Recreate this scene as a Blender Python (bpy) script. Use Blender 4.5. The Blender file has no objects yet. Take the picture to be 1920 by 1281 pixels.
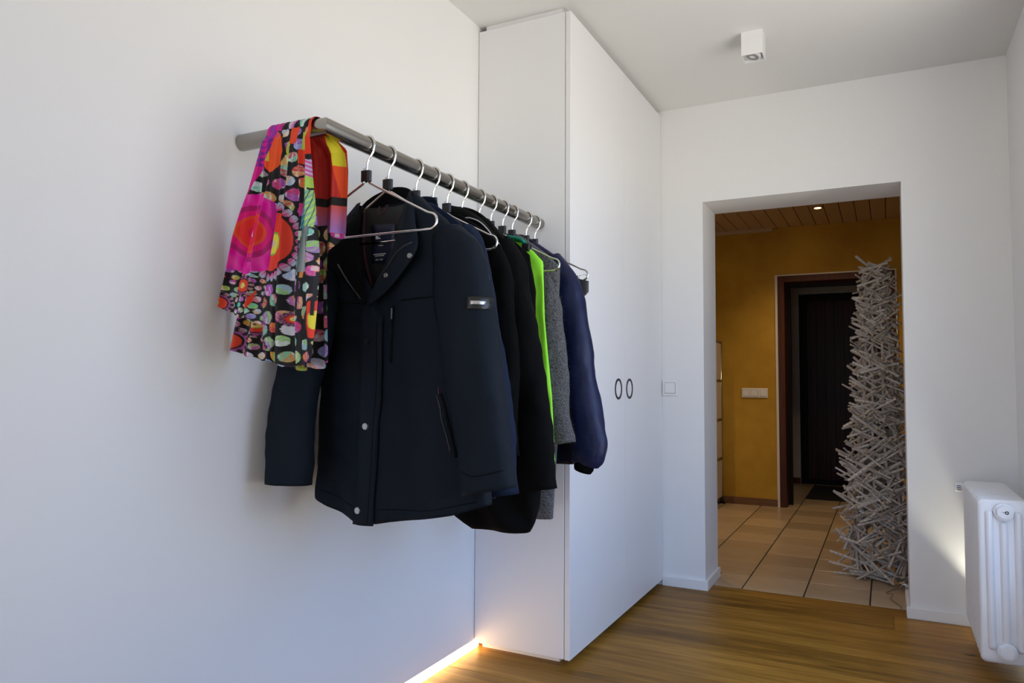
import bpy, bmesh, math, random
import numpy as np
from mathutils import Vector, Matrix, noise
from mathutils.bvhtree import BVHTree

random.seed(7)
PI = math.pi
scene = bpy.context.scene
C = scene.collection

# ------------------------------------------------------------------ measures of the place (metres)
H = 2.556        # ceiling
YF = 3.884       # far wall of the room
YB = -2.6        # back wall of the room
XR = 1.9975      # right wall
YH = 6.74        # far wall of the hall
ZH = 2.43        # hall ceiling
WT = 0.313       # far wall thickness
DX0, DX1, DZ = 0.638, 1.569, 2.031   # doorway
YW, WD, WZ0, WZ1 = 2.597, 0.414, 0.029, 2.532   # wardrobe: side face, depth, bottom, top

# ------------------------------------------------------------------ camera
yaw, pit, rol = math.radians(27.105), math.radians(3.02), math.radians(0.333)
fw = Vector((-math.sin(yaw)*math.cos(pit), math.cos(yaw)*math.cos(pit), math.sin(pit)))
r0 = Vector((math.cos(yaw), math.sin(yaw), 0)); u0 = r0.cross(fw)
rr = r0*math.cos(rol) + u0*math.sin(rol); uu = -r0*math.sin(rol) + u0*math.cos(rol)
cd = bpy.data.cameras.new('camera'); cam = bpy.data.objects.new('camera', cd); C.objects.link(cam)
cd.sensor_width = 36; cd.lens = 36*1373.03/1920; cd.clip_start = 0.02
cam.matrix_world = Matrix(((rr.x, uu.x, -fw.x, 1.4933), (rr.y, uu.y, -fw.y, 0.0), (rr.z, uu.z, -fw.z, 1.08), (0, 0, 0, 1)))
scene.camera = cam

# ------------------------------------------------------------------ sky, exposure
world = bpy.data.worlds.new('World'); scene.world = world; world.use_nodes = True
wn = world.node_tree; wn.nodes.clear()
wo = wn.nodes.new('ShaderNodeOutputWorld'); bg = wn.nodes.new('ShaderNodeBackground')
tc = wn.nodes.new('ShaderNodeTexCoord'); sx = wn.nodes.new('ShaderNodeSeparateXYZ'); cr = wn.nodes.new('ShaderNodeValToRGB')
wn.links.new(tc.outputs['Generated'], sx.inputs[0]); wn.links.new(sx.outputs['Z'], cr.inputs[0])
cr.color_ramp.elements[0].position = 0.0; cr.color_ramp.elements[0].color = (1.0, 0.96, 0.88, 1)   # sunlit terrace outside
cr.color_ramp.elements[1].position = 0.06; cr.color_ramp.elements[1].color = (0.40, 0.61, 1.03, 1)   # blue sky
wn.links.new(cr.outputs[0], bg.inputs[0]); bg.inputs[1].default_value = 4.9
wn.links.new(bg.outputs[0], wo.inputs[0])
scene.view_settings.view_transform = 'Standard'; scene.view_settings.look = 'None'
scene.view_settings.exposure = 0.0; scene.view_settings.gamma = 1.0
scene.view_settings.use_curve_mapping = False

WIN_R = (1.20, 2.95, 0.40, 2.25)      # right wall window: y0 y1 z0 z1
WIN_B = (0.10, 1.90, 0.06, 2.36)     # back wall window: x0 x1 z0 z1
def portal(name, loc, rot, sx_, sy_):
    l = bpy.data.lights.new(name, 'AREA'); l.shape = 'RECTANGLE'; l.size = sx_; l.size_y = sy_
    o = bpy.data.objects.new(name, l); C.objects.link(o); o.location = loc; o.rotation_euler = rot
    l.cycles.is_portal = True
    return o
portal('daylight_portal', (XR+0.12, (WIN_R[0]+WIN_R[1])/2, (WIN_R[2]+WIN_R[3])/2), (0, PI/2, 0), WIN_R[3]-WIN_R[2], WIN_R[1]-WIN_R[0])
portal('daylight_portal', ((WIN_B[0]+WIN_B[1])/2, YB-0.12, (WIN_B[2]+WIN_B[3])/2), (PI/2, 0, 0), WIN_B[1]-WIN_B[0], WIN_B[3]-WIN_B[2])

# ------------------------------------------------------------------ materials
def mat(name, col, rough=0.6, metal=0.0, spec=0.5, bump=None, vary=None, emit=None, sheen=0, coat=0):
    m = bpy.data.materials.new(name); m.use_nodes = True
    nt = m.node_tree; b = nt.nodes['Principled BSDF']
    b.inputs['Base Color'].default_value = (*col, 1); b.inputs['Roughness'].default_value = rough
    b.inputs['Metallic'].default_value = metal; b.inputs['Specular IOR Level'].default_value = spec
    if sheen: b.inputs['Sheen Weight'].default_value = sheen; b.inputs['Sheen Roughness'].default_value = 0.4
    if coat: b.inputs['Coat Weight'].default_value = coat
    if emit: b.inputs['Emission Color'].default_value = (*emit[0], 1); b.inputs['Emission Strength'].default_value = emit[1]
    t = nt.nodes.new('ShaderNodeTexCoord')
    if vary:      # (scale vector, amount, other colour)
        mp = nt.nodes.new('ShaderNodeMapping'); mp.inputs['Scale'].default_value = vary[0]
        n = nt.nodes.new('ShaderNodeTexNoise'); n.inputs['Scale'].default_value = 1; n.inputs['Detail'].default_value = 6; n.inputs['Roughness'].default_value = 0.6
        rp = nt.nodes.new('ShaderNodeMapRange'); rp.inputs[1].default_value = 0.35; rp.inputs[2].default_value = 0.65; rp.inputs[3].default_value = 0; rp.inputs[4].default_value = vary[1]
        mx = nt.nodes.new('ShaderNodeMix'); mx.data_type = 'RGBA'
        mx.inputs[6].default_value = (*col, 1); mx.inputs[7].default_value = (*vary[2], 1)
        nt.links.new(t.outputs['Object'], mp.inputs[0]); nt.links.new(mp.outputs[0], n.inputs[0]); nt.links.new(n.outputs[0], rp.inputs[0])
        nt.links.new(rp.outputs[0], mx.inputs[0]); nt.links.new(mx.outputs[2], b.inputs['Base Color'])
    if bump:      # (scale, strength, distance)
        n = nt.nodes.new('ShaderNodeTexNoise'); n.inputs['Scale'].default_value = bump[0]; n.inputs['Detail'].default_value = 4
        bp = nt.nodes.new('ShaderNodeBump'); bp.inputs['Strength'].default_value = bump[1]; bp.inputs['Distance'].default_value = bump[2]
        nt.links.new(t.outputs['Object'], n.inputs[0]); nt.links.new(n.outputs[0], bp.inputs['Height']); nt.links.new(bp.outputs[0], b.inputs['Normal'])
    return m

M = {}
M['plaster'] = mat('white_plaster', (0.80, 0.80, 0.795), 0.75, spec=0.25, bump=(60, 0.08, 0.004))
M['ceiling'] = mat('white_ceiling_paint', (0.78, 0.775, 0.755), 0.85, spec=0.2, bump=(40, 0.05, 0.004))
M['trim'] = mat('white_lacquer_trim', (0.82, 0.82, 0.82), 0.35)
M['lacquer'] = mat('white_matt_lacquer', (0.80, 0.80, 0.805), 0.38, spec=0.4)
M['gap'] = mat('dark_joint', (0.05, 0.05, 0.05), 0.9)
M['steel'] = mat('brushed_steel', (0.36, 0.34, 0.31), 0.24, metal=1.0, bump=(400, 0.05, 0.0005))
M['chrome'] = mat('polished_chrome', (0.80, 0.79, 0.78), 0.09, metal=1.0)
M['chromedark'] = mat('chrome_tube', (0.45, 0.45, 0.45), 0.2, metal=1.0)
M['blackplastic'] = mat('black_plastic', (0.008, 0.008, 0.009), 0.35)
M['blackring'] = mat('dark_bronze_ring', (0.02, 0.018, 0.014), 0.35, metal=0.6)
M['switch'] = mat('white_switch_plastic', (0.82, 0.82, 0.81), 0.3)
M['radiator'] = mat('white_radiator_enamel', (0.78, 0.79, 0.82), 0.28, spec=0.5)
M['ledwarm'] = mat('warm_led_diffuser', (1, 0.9, 0.75), 0.5, emit=((1.0, 0.66, 0.32), 11.0))
M['ledcool'] = mat('neutral_led_diffuser', (1, 1, 0.95), 0.5, emit=((1.0, 0.94, 0.76), 1700.0))
M['alu'] = mat('aluminium_profile', (0.7, 0.7, 0.7), 0.4, metal=1.0)
M['frame'] = mat('white_window_frame', (0.8, 0.8, 0.8), 0.4)
M['ochre'] = mat('ochre_lime_plaster', (0.58, 0.35, 0.045), 0.5, spec=0.15, bump=(9, 0.15, 0.01), vary=((1.6, 1.6, 1.6), 0.9, (0.40, 0.215, 0.016)))
M['ceilboard'] = mat('cream_ceiling_board', (0.52, 0.40, 0.27), 0.5)
M['grout'] = mat('dark_tile_grout', (0.035, 0.028, 0.022), 0.9)
M['woodtrim'] = mat('brown_wood_skirting', (0.20, 0.095, 0.03), 0.45, vary=((3, 40, 40), 0.8, (0.10, 0.045, 0.015)))
M['brownframe'] = mat('red_brown_door_frame', (0.095, 0.030, 0.011), 0.4, spec=0.2, vary=((40, 40, 2), 0.8, (0.045, 0.014, 0.006)))
M['darkdoor'] = mat('dark_brown_door_wood', (0.055, 0.018, 0.012), 0.34, spec=0.08, vary=((60, 60, 1.5), 0.9, (0.008, 0.003, 0.0025)))
M['darkframe'] = mat('blackish_door_frame', (0.008, 0.0035, 0.0025), 0.5, spec=0.12)
M['vestibule'] = mat('grey_white_vestibule_paint', (0.50, 0.48, 0.46), 0.8)
M['mat'] = mat('black_door_mat', (0.006, 0.005, 0.005), 0.95, bump=(300, 0.5, 0.004))
M['usm'] = mat('cream_metal_panel', (0.62, 0.56, 0.48), 0.35)
M['beadwhite'] = mat('white_plaster_bead', (0.75, 0.7, 0.62), 0.6)
M['spotlamp'] = mat('lit_halogen_lamp', (1, 0.9, 0.7), 0.5, emit=((1.0, 0.62, 0.22), 40.0))
M['brass'] = mat('brass_lamp_ring', (0.45, 0.28, 0.10), 0.3, metal=1.0)
M['silver'] = mat('grey_silver_reflector', (0.38, 0.38, 0.38), 0.35, metal=1.0)
M['foil'] = mat('silver_foil', (0.85, 0.88, 0.9), 0.15, metal=1.0)
M['wire'] = mat('dark_thin_wire', (0.05, 0.03, 0.02), 0.5)
# fabrics
M['jacket'] = mat('black_navy_shell_fabric', (0.0046, 0.0086, 0.0150), 0.75, spec=0.16, bump=(900, 0.12, 0.0006))
M['jacketdark'] = mat('black_collar_fabric', (0.0028, 0.0032, 0.0040), 0.85, spec=0.12, bump=(900, 0.12, 0.0006))
M['lining'] = mat('black_lining', (0.004, 0.0035, 0.0042), 0.6)
M['maroon'] = mat('maroon_lining_piping', (0.055, 0.006, 0.014), 0.6)
M['label'] = mat('navy_woven_label', (0.008, 0.014, 0.042), 0.5)
M['white'] = mat('white_thread', (0.75, 0.75, 0.75), 0.7)
M['zip'] = mat('gunmetal_zip', (0.25, 0.24, 0.23), 0.3, metal=1.0)
M['zipdark'] = mat('dark_zip', (0.030, 0.030, 0.032), 0.5, metal=0.5)
M['snap'] = mat('silver_snap_button', (0.62, 0.62, 0.62), 0.28, metal=1.0)
M['snapdark'] = mat('dark_snap_button', (0.05, 0.05, 0.055), 0.35, metal=0.8)
M['navy'] = mat('navy_softshell', (0.0055, 0.0125, 0.034), 0.8, spec=0.15, bump=(900, 0.1, 0.0006))
M['greypatch'] = mat('grey_round_patch', (0.13, 0.13, 0.135), 0.7, bump=(700, 0.4, 0.001))
M['black'] = mat('black_wool', (0.0030, 0.0030, 0.0034), 0.9, spec=0.10, bump=(500, 0.15, 0.001))
M['black2'] = mat('soft_black_cotton', (0.0022, 0.0024, 0.0028), 0.9, spec=0.08, bump=(500, 0.15, 0.001))
M['piping'] = mat('silver_reflective_piping', (0.55, 0.55, 0.57), 0.4)
M['green'] = mat('neon_green_fabric', (0.28, 0.80, 0.035), 0.65, spec=0.3, bump=(800, 0.1, 0.0006))
M['teal'] = mat('teal_strap', (0.0, 0.22, 0.14), 0.6)
M['greyknit'] = mat('grey_boucle_wool', (0.042, 0.044, 0.047), 0.95, spec=0.1, bump=(220, 1.0, 0.006), vary=((180, 180, 180), 1.0, (0.17, 0.17, 0.175)), sheen=0.15)
M['nylon'] = mat('dark_blue_nylon', (0.0052, 0.0095, 0.046), 0.45, spec=0.30, bump=(45, 0.35, 0.005))
M['skirt'] = mat('black_satin', (0.006, 0.006, 0.0065), 0.45)

def wood_floor():
    m = bpy.data.materials.new('oiled_oak_plank'); m.use_nodes = True; nt = m.node_tree; b = nt.nodes['Principled BSDF']; L = nt.links.new
    t = nt.nodes.new('ShaderNodeTexCoord'); oi = nt.nodes.new('ShaderNodeObjectInfo')
    ad = nt.nodes.new('ShaderNodeVectorMath'); ad.operation = 'MULTIPLY_ADD'
    cmb = nt.nodes.new('ShaderNodeCombineXYZ')
    for i in range(3): L(oi.outputs['Random'], cmb.inputs[i])
    ad.inputs[1].default_value = (37, 91, 13); L(cmb.outputs[0], ad.inputs[0]); L(t.outputs['Object'], ad.inputs[2])
    def nz(sc, det, dist=0):
        mp = nt.nodes.new('ShaderNodeMapping'); mp.inputs['Scale'].default_value = sc; L(ad.outputs[0], mp.inputs[0])
        n = nt.nodes.new('ShaderNodeTexNoise'); n.inputs['Scale'].default_value = 1; n.inputs['Detail'].default_value = det; n.inputs['Distortion'].default_value = dist
        L(mp.outputs[0], n.inputs[0]); return n
    grain = nz((2.0, 26, 1), 7, 1.2); cloud = nz((1.3, 6, 1), 4, 0.8); fine = nz((14, 260, 1), 3)
    r = nt.nodes.new('ShaderNodeValToRGB'); e = r.color_ramp.elements
    e[0].position = 0.31; e[0].color = (0.10, 0.045, 0.006, 1); e[1].position = 0.75; e[1].color = (0.47, 0.243, 0.045, 1)
    mid = r.color_ramp.elements.new(0.53); mid.color = (0.29, 0.138, 0.021, 1)
    s = nt.nodes.new('ShaderNodeMath'); s.operation = 'MULTIPLY_ADD'; s.inputs[1].default_value = 0.55; L(grain.outputs[0], s.inputs[0])
    s2 = nt.nodes.new('ShaderNodeMath'); s2.operation = 'MULTIPLY'; s2.inputs[1].default_value = 0.38; L(cloud.outputs[0], s2.inputs[0]); L(s2.outputs[0], s.inputs[2])
    s3 = nt.nodes.new('ShaderNodeMath'); s3.operation = 'MULTIPLY_ADD'; s3.inputs[1].default_value = 0.12; L(oi.outputs['Random'], s3.inputs[0]); L(s.outputs[0], s3.inputs[2])
    L(s3.outputs[0], r.inputs[0])
    # knots: sparse dark ellipses
    mp = nt.nodes.new('ShaderNodeMapping'); mp.inputs['Scale'].default_value = (2.2, 5.5, 1); L(ad.outputs[0], mp.inputs[0])
    v = nt.nodes.new('ShaderNodeTexVoronoi'); v.inputs['Scale'].default_value = 1; L(mp.outputs[0], v.inputs['Vector'])
    nn = nz((30, 60, 1), 2)
    k0 = nt.nodes.new('ShaderNodeMath'); k0.operation = 'MULTIPLY_ADD'; k0.inputs[1].default_value = 0.08; L(nn.outputs[0], k0.inputs[0]); L(v.outputs['Distance'], k0.inputs[2])
    k = nt.nodes.new('ShaderNodeMapRange'); k.inputs[1].default_value = 0.075; k.inputs[2].default_value = 0.13; k.inputs[3].default_value = 0.12; k.inputs[4].default_value = 1; L(k0.outputs[0], k.inputs[0])
    mu = nt.nodes.new('ShaderNodeMix'); mu.data_type = 'RGBA'; mu.blend_type = 'MULTIPLY'; mu.inputs[0].default_value = 1
    L(r.outputs[0], mu.inputs[6]); L(k.outputs[0], mu.inputs[7]); L(mu.outputs[2], b.inputs['Base Color'])
    b.inputs['Roughness'].default_value = 0.40; b.inputs['Specular IOR Level'].default_value = 0.14
    bp = nt.nodes.new('ShaderNodeBump'); bp.inputs['Strength'].default_value = 0.25; bp.inputs['Distance'].default_value = 0.002; L(fine.outputs[0], bp.inputs['Height']); L(bp.outputs[0], b.inputs['Normal'])
    return m
M['oak'] = wood_floor()

def random_tint(name, c0, c1, rough, scale=(9, 9, 9)):
    m = mat(name, c0, rough, vary=(scale, 0.8, c1)); nt = m.node_tree
    b = nt.nodes['Principled BSDF']; src = b.inputs['Base Color'].links[0].from_socket
    oi = nt.nodes.new('ShaderNodeObjectInfo'); hs = nt.nodes.new('ShaderNodeHueSaturation')
    mr = nt.nodes.new('ShaderNodeMapRange'); mr.inputs[3].default_value = 0.8; mr.inputs[4].default_value = 1.2
    nt.links.new(oi.outputs['Random'], mr.inputs[0]); nt.links.new(mr.outputs[0], hs.inputs['Value'])
    nt.links.new(src, hs.inputs['Color']); nt.links.new(hs.outputs[0], b.inputs['Base Color'])
    return m
M['tile'] = random_tint('beige_stone_tile', (0.46, 0.355, 0.235), (0.34, 0.245, 0.145), 0.28, (3, 9, 3))
M['twig'] = random_tint('weathered_grey_twig', (0.62, 0.57, 0.52), (0.33, 0.285, 0.24), 0.8, (30, 30, 30))
M['twigend'] = mat('cut_twig_end', (0.48, 0.36, 0.24), 0.8)

def thin_glass():
    m = bpy.data.materials.new('window_glass'); m.use_nodes = True; nt = m.node_tree; nt.nodes.clear()
    o = nt.nodes.new('ShaderNodeOutputMaterial'); t = nt.nodes.new('ShaderNodeBsdfTransparent'); g = nt.nodes.new('ShaderNodeBsdfGlossy'); x = nt.nodes.new('ShaderNodeMixShader')
    g.inputs['Roughness'].default_value = 0.02; x.inputs[0].default_value = 0.06
    nt.links.new(t.outputs[0], x.inputs[1]); nt.links.new(g.outputs[0], x.inputs[2]); nt.links.new(x.outputs[0], o.inputs[0])
    return m
M['glass'] = thin_glass()

# ------------------------------------------------------------------ helpers
def tag(o, label=None, cat=None, group=None, kind=None):
    if label: o['label'] = label
    if cat: o['category'] = cat
    if group: o['group'] = group
    if kind: o['kind'] = kind
    return o
def empty(name, loc=(0, 0, 0)):
    o = bpy.data.objects.new(name, None); C.objects.link(o); o.location = loc; o.empty_display_size = 0.05
    return o
def link(name, me, parent=None, loc=None):
    o = bpy.data.objects.new(name, me); C.objects.link(o)
    if parent: o.parent = parent
    if loc is not None: o.location = loc
    return o
def obj(name, bm, m, parent=None, smooth=False, base=None):
    """one mesh object; vertices are given in world space; parents are Empties whose location is subtracted"""
    off = Vector((0, 0, 0)); p = parent
    while p: off += p.location; p = p.parent
    if base is not None: off = off + (Vector(base) - off)
    loc = off.copy(); p = parent
    while p: loc -= p.location; p = p.parent
    bmesh.ops.translate(bm, verts=bm.verts, vec=-off)
    me = bpy.data.meshes.new(name); bm.normal_update(); bm.to_mesh(me); bm.free()
    for mm in (m if isinstance(m, (list, tuple)) else [m]): me.materials.append(M[mm] if isinstance(mm, str) else mm)
    if smooth: me.polygons.foreach_set('use_smooth', [True]*len(me.polygons))
    return link(name, me, parent, loc)
def box(bm, x0, x1, y0, y1, z0, z1, bev=0.0, mi=0):
    n0 = len(bm.faces)
    g = bmesh.ops.create_cube(bm, size=1)
    vs = g['verts']
    for v in vs:
        v.co = Vector(((x0+x1)/2 + v.co.x*(x1-x0), (y0+y1)/2 + v.co.y*(y1-y0), (z0+z1)/2 + v.co.z*(z1-z0)))
    if bev:
        es = list({e for v in vs for e in v.link_edges})
        bmesh.ops.bevel(bm, geom=es, offset=bev, segments=2, profile=0.5, affect='EDGES')
    bm.faces.ensure_lookup_table()
    if mi:
        for f in bm.faces[n0:]: f.material_index = mi
def boxobj(name, x0, x1, y0, y1, z0, z1, m, parent=None, bev=0.0):
    bm = bmesh.new(); box(bm, x0, x1, y0, y1, z0, z1, bev); return obj(name, bm, m, parent)
def loft(bm, rings, closed=True, cap0=False, cap1=False):
    vr = [[bm.verts.new(p) for p in r] for r in rings]; n = len(rings[0])
    for a, b in zip(vr[:-1], vr[1:]):
        for i in range(n if closed else n-1):
            j = (i+1) % n
            try: bm.faces.new((a[i], a[j], b[j], b[i]))
            except ValueError: pass
    if cap0: bm.faces.new(vr[0][::-1])
    if cap1: bm.faces.new(vr[-1])
    return vr
def tube(bm, pts, rad, seg=10, caps=True):
    pts = [Vector(p) for p in pts]; n = len(pts); rings = []
    rads = rad if isinstance(rad, (list, tuple)) else [rad]*n
    t0 = (pts[1]-pts[0]).normalized(); up = Vector((0, 0, 1)) if abs(t0.z) < 0.9 else Vector((0, 1, 0))
    nrm = (up - t0*up.dot(t0)).normalized()
    for i, p in enumerate(pts):
        ta = (pts[i]-pts[i-1]).normalized() if i else None; tb = (pts[i+1]-pts[i]).normalized() if i < n-1 else None
        t = (ta+tb).normalized() if ta and tb else (ta or tb)
        nrm = (nrm - t*nrm.dot(t)).normalized(); bi = t.cross(nrm)
        k = 1.0
        rings.append([p + (nrm*math.cos(2*PI*s/seg) + bi*math.sin(2*PI*s/seg))*rads[i]*k for s in range(seg)])
    loft(bm, rings, True, caps, caps)
def cyl(bm, c, axis, r, l, seg=24, r2=None):
    c = Vector(c); a = Vector(axis).normalized()
    up = Vector((0, 0, 1)) if abs(a.z) < 0.9 else Vector((1, 0, 0)); n = (up - a*up.dot(a)).normalized(); b = a.cross(n)
    r2 = r if r2 is None else r2
    loft(bm, [[c + a*s*l/2 + (n*math.cos(2*PI*i/seg) + b*math.sin(2*PI*i/seg))*q for i in range(seg)] for s, q in ((-1, r), (1, r2))], True, True, True)
def ringbm(bm, c, axis, r0, r1, th, seg=40):
    c = Vector(c); a = Vector(axis).normalized(); up = Vector((0, 0, 1)) if abs(a.z) < 0.9 else Vector((1, 0, 0)); n = (up - a*up.dot(a)).normalized(); b = a.cross(n)
    prof = [(r0, 0), (r1, 0), (r1, th), (r0, th)]
    rs = [[c + a*h_ + (n*math.cos(2*PI*i/seg) + b*math.sin(2*PI*i/seg))*q for i in range(seg)] for q, h_ in prof]
    rs.append(rs[0])
    vr = [[bm.verts.new(p) for p in r] for r in rs[:-1]]; vr.append(vr[0])
    for A, B in zip(vr[:-1], vr[1:]):
        for i in range(seg): bm.faces.new((A[i], A[(i+1) % seg], B[(i+1) % seg], B[i]))
def copy_tree(o, parent=None):
    c = o.copy(); C.objects.link(c); c.parent = parent
    for ch in o.children: copy_tree(ch, c)
    return c
def smooth_path(pts, n):
    """Catmull-Rom through pts, n samples per span"""
    P = [Vector(p) for p in pts]; P = [P[0]*2-P[1]] + P + [P[-1]*2-P[-2]]; out = []
    for i in range(1, len(P)-2):
        a, b, c, d = P[i-1:i+3]
        for k in range(n):
            t = k/n
            out.append(0.5*((2*b) + (c-a)*t + (2*a-5*b+4*c-d)*t*t + (3*b-a-3*c+d)*t**3))
    out.append(P[-2]); return out

# ================================================================== THE ROOM
# left wall, ends 34 mm above the floor where the light gap runs
bm = bmesh.new(); box(bm, -0.2, 0, YB-0.2, YF+WT, 0.040, H); box(bm, -0.2, -0.03, YB-0.2, YF+WT, -0.05, 0.040)
tag(obj('wall_left', bm, 'plaster'), 'plain white wall behind the clothes rail', 'wall', kind='structure')
# far wall with the doorway
bm = bmesh.new()
box(bm, 0.0, DX0, YF, YF+WT, 0, H); box(bm, DX1, XR+0.3, YF, YF+WT, 0, H); box(bm, DX0, DX1, YF, YF+WT, DZ, H)
tag(obj('wall_far', bm, 'plaster'), 'white wall with the open doorway to the hall', 'wall', kind='structure')
# right wall with window opening
y0, y1, z0, z1 = WIN_R
bm = bmesh.new()
box(bm, XR, XR+0.3, YB-0.2, y0, 0, H); box(bm, XR, XR+0.3, y1, YF, 0, H); box(bm, XR, XR+0.3, y0, y1, 0, z0); box(bm, XR, XR+0.3, y0, y1, z1, H)
tag(obj('wall_right', bm, 'plaster'), 'white wall beside the ribbed radiator', 'wall', kind='structure')
x0, x1, a0, a1 = WIN_B
bm = bmesh.new()
box(bm, 0, x0, YB-0.3, YB, 0, H); box(bm, x1, XR, YB-0.3, YB, 0, H); box(bm, x0, x1, YB-0.3, YB, 0, a0); box(bm, x0, x1, YB-0.3, YB, a1, H)
tag(obj('wall_back', bm, 'plaster'), 'white wall opposite the doorway wall', 'wall', kind='structure')
tag(boxobj('ceiling', -0.2, XR+0.3, YB-0.3, YF+WT, H, H+0.15, 'ceiling'), 'smooth white ceiling of the wardrobe room', 'ceiling', kind='structure')

def window(n, axis, u0, u1, v0, v1, w):
    """frame, mullion, pane; axis 'x' = stands in a wall of constant x=w"""
    root = empty('window_%d' % n, (w, u0, v0) if axis == 'x' else (u0, w, v0))
    tag(root, 'white framed window letting daylight in' + (' beside the radiator wall' if n == 1 else ' in the back wall'), 'window', kind='structure')
    def bx(bm, a, b, c, d, t0, t1):
        if axis == 'x': box(bm, w+t0, w+t1, a, b, c, d)
        else: box(bm, a, b, w+t0, w+t1, c, d)
    bm = bmesh.new(); t = 0.06; m_ = (u0+u1)/2
    bx(bm, u0, u0+t, v0, v1, -0.03, 0.03); bx(bm, u1-t, u1, v0, v1, -0.03, 0.03)
    bx(bm, u0+t, u1-t, v0, v0+t, -0.03, 0.03); bx(bm, u0+t, u1-t, v1-t, v1, -0.03, 0.03); bx(bm, m_-t/2, m_+t/2, v0+t, v1-t, -0.03, 0.03)
    obj('window_frame', bm, 'frame', root)
    for a, b in ((u0+t, m_-t/2), (m_+t/2, u1-t)):
        bm = bmesh.new(); bx(bm, a, b, v0+t, v1-t, -0.004, 0.004); obj('pane', bm, 'glass', root)
window(1, 'x', *WIN_R, XR+0.2)
window(2, 'y', *WIN_B, YB-0.2)

# floor: sub-floor and single oak planks running across the room
fl = empty('floor', (0, 0, 0)); tag(fl, 'oiled oak plank floor of the room', 'floor', kind='structure')
boxobj('subfloor', -0.03, XR, YB, 4.003, -0.06, -0.012, 'gap', fl)
PWI = 0.21; rows = []
yy = 3.46
while yy > YB: yy -= PWI
row = 0
while yy < 4.0:
    ya, yb = max(yy, YB), min(yy+PWI, 4.003)
    cuts = [-0.03]; xx = -0.03 + random.uniform(0.35, 1.7)
    if random.random() < 0.35: cuts.append(xx)
    cuts.append(XR)
    for a, b in zip(cuts[:-1], cuts[1:]):
        if yb > YF+0.001:
            a, b = max(a, DX0), min(b, DX1)
            if b-a < 0.05: continue
        if yb-ya < 0.01: continue
        bm = bmesh.new(); box(bm, a+0.0004, b-0.0004, ya+0.0005, yb-0.0005, -0.012, 0.0, 0.0012)
        obj('plank', bm, 'oak', fl, base=(a, ya, 0))
    yy += PWI; row += 1

# skirting boards
def skirt(n, segs, m, label, zt=0.052):
    bm = bmesh.new()
    for s in segs: box(bm, *s, 0.0, zt, 0.003)
    tag(obj(n, bm, m), label, 'skirting board', kind='structure')
TB = 0.015
skirt('baseboard_far', [(WD+0.0, DX0+TB, YF-TB, YF)], 'trim', 'white skirting board between wardrobe and doorway')
skirt('baseboard_jamb', [(DX0, DX0+TB, YF+0.0005, YF+WT)], 'trim', 'white skirting board inside the doorway jamb nearer the wardrobe')
skirt('baseboard_right', [(DX1-TB, XR, YF-TB, YF)], 'trim', 'white skirting board between doorway and radiator')
skirt('baseboard_jamb_right', [(DX1-TB, DX1, YF+0.0005, YF+WT)], 'trim', 'white skirting board inside the doorway jamb by the twig tower')

# light gap under the left wall, and the up-shining light channel at the right wall
r = empty('led_strip_light', (-0.015, -2.5, 0)); tag(r, 'glowing warm LED strip in the gap under the white wall', 'light strip')
boxobj('diffuser', -0.020, -0.003, -2.5, 2.64, 0.002, 0.038, 'ledwarm', r)
boxobj('profile', -0.029, -0.021, -2.5, 2.64, 0.0, 0.039, 'alu', r)
r = empty('led_channel_light', (1.97, 0, 0)); tag(r, 'LED channel on the floor behind the radiator shining up the wall', 'light strip')
boxobj('diffuser', 1.974, 1.980, 3.72, 3.862, 0.004, 0.007, 'ledcool', r)
bm = bmesh.new(); box(bm, 1.948, 1.953, 3.45, 3.865, 0.0, 0.034); box(bm, 1.982, 1.987, 3.45, 3.865, 0.0, 0.075); box(bm, 1.953, 1.982, 3.45, 3.865, 0, 0.0035); box(bm, 1.953, 1.982, 3.45, 3.865, 0.072, 0.075)  # tall wall-side lip and top hood are added to block rays and shape the beam
obj('profile', bm, 'alu', r)

# ================================================================== THE HALL
HX0, HX1 = -0.62, 2.6
fh = empty('floor_hall', (0, 4.0, 0)); tag(fh, 'beige stone tile floor of the hall', 'floor', kind='structure')
bm = bmesh.new(); box(bm, DX0, DX1, 4.003, YF+WT, -0.06, -0.006); box(bm, HX0, HX1, YF+WT, 8.6, -0.06, -0.006)
obj('grout_bed', bm, 'grout', fh)
tme = {}
for j in range(16):
    ya = 4.011 if j == 0 else 4.30 + (j-1)*0.298
    yb = 4.30 if j == 0 else ya+0.298
    for i in range(-5, 6):
        xa = 0.797 + i*0.301; xb = xa+0.301
        if ya < YF+WT:
            xa2, xb2 = max(xa, DX0), min(xb, DX1)
        else: xa2, xb2 = max(xa, HX0), min(xb, HX1)
        if yb > 8.55: continue
        if ya > YH-0.1 and (xb < 0.2 or xa > 2.0): continue
        if xb2-xa2 < 0.03: continue
        if not (ya < 5 or -0.4 < xa < 2.1): continue
        w, d = xb2-xa2-0.007, yb-ya-0.004
        key = (round(w, 3), round(d, 3))
        if key not in tme:
            bm = bmesh.new(); box(bm, 0, w, 0, d, -0.008, 0.0, 0.0015); me = bpy.data.meshes.new('tile'); bm.to_mesh(me); bm.free(); me.materials.append(M['tile']); tme[key] = me
        link('tile', tme[key], fh, (xa2+0.0035, ya+0.002-4.0, 0))
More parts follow.
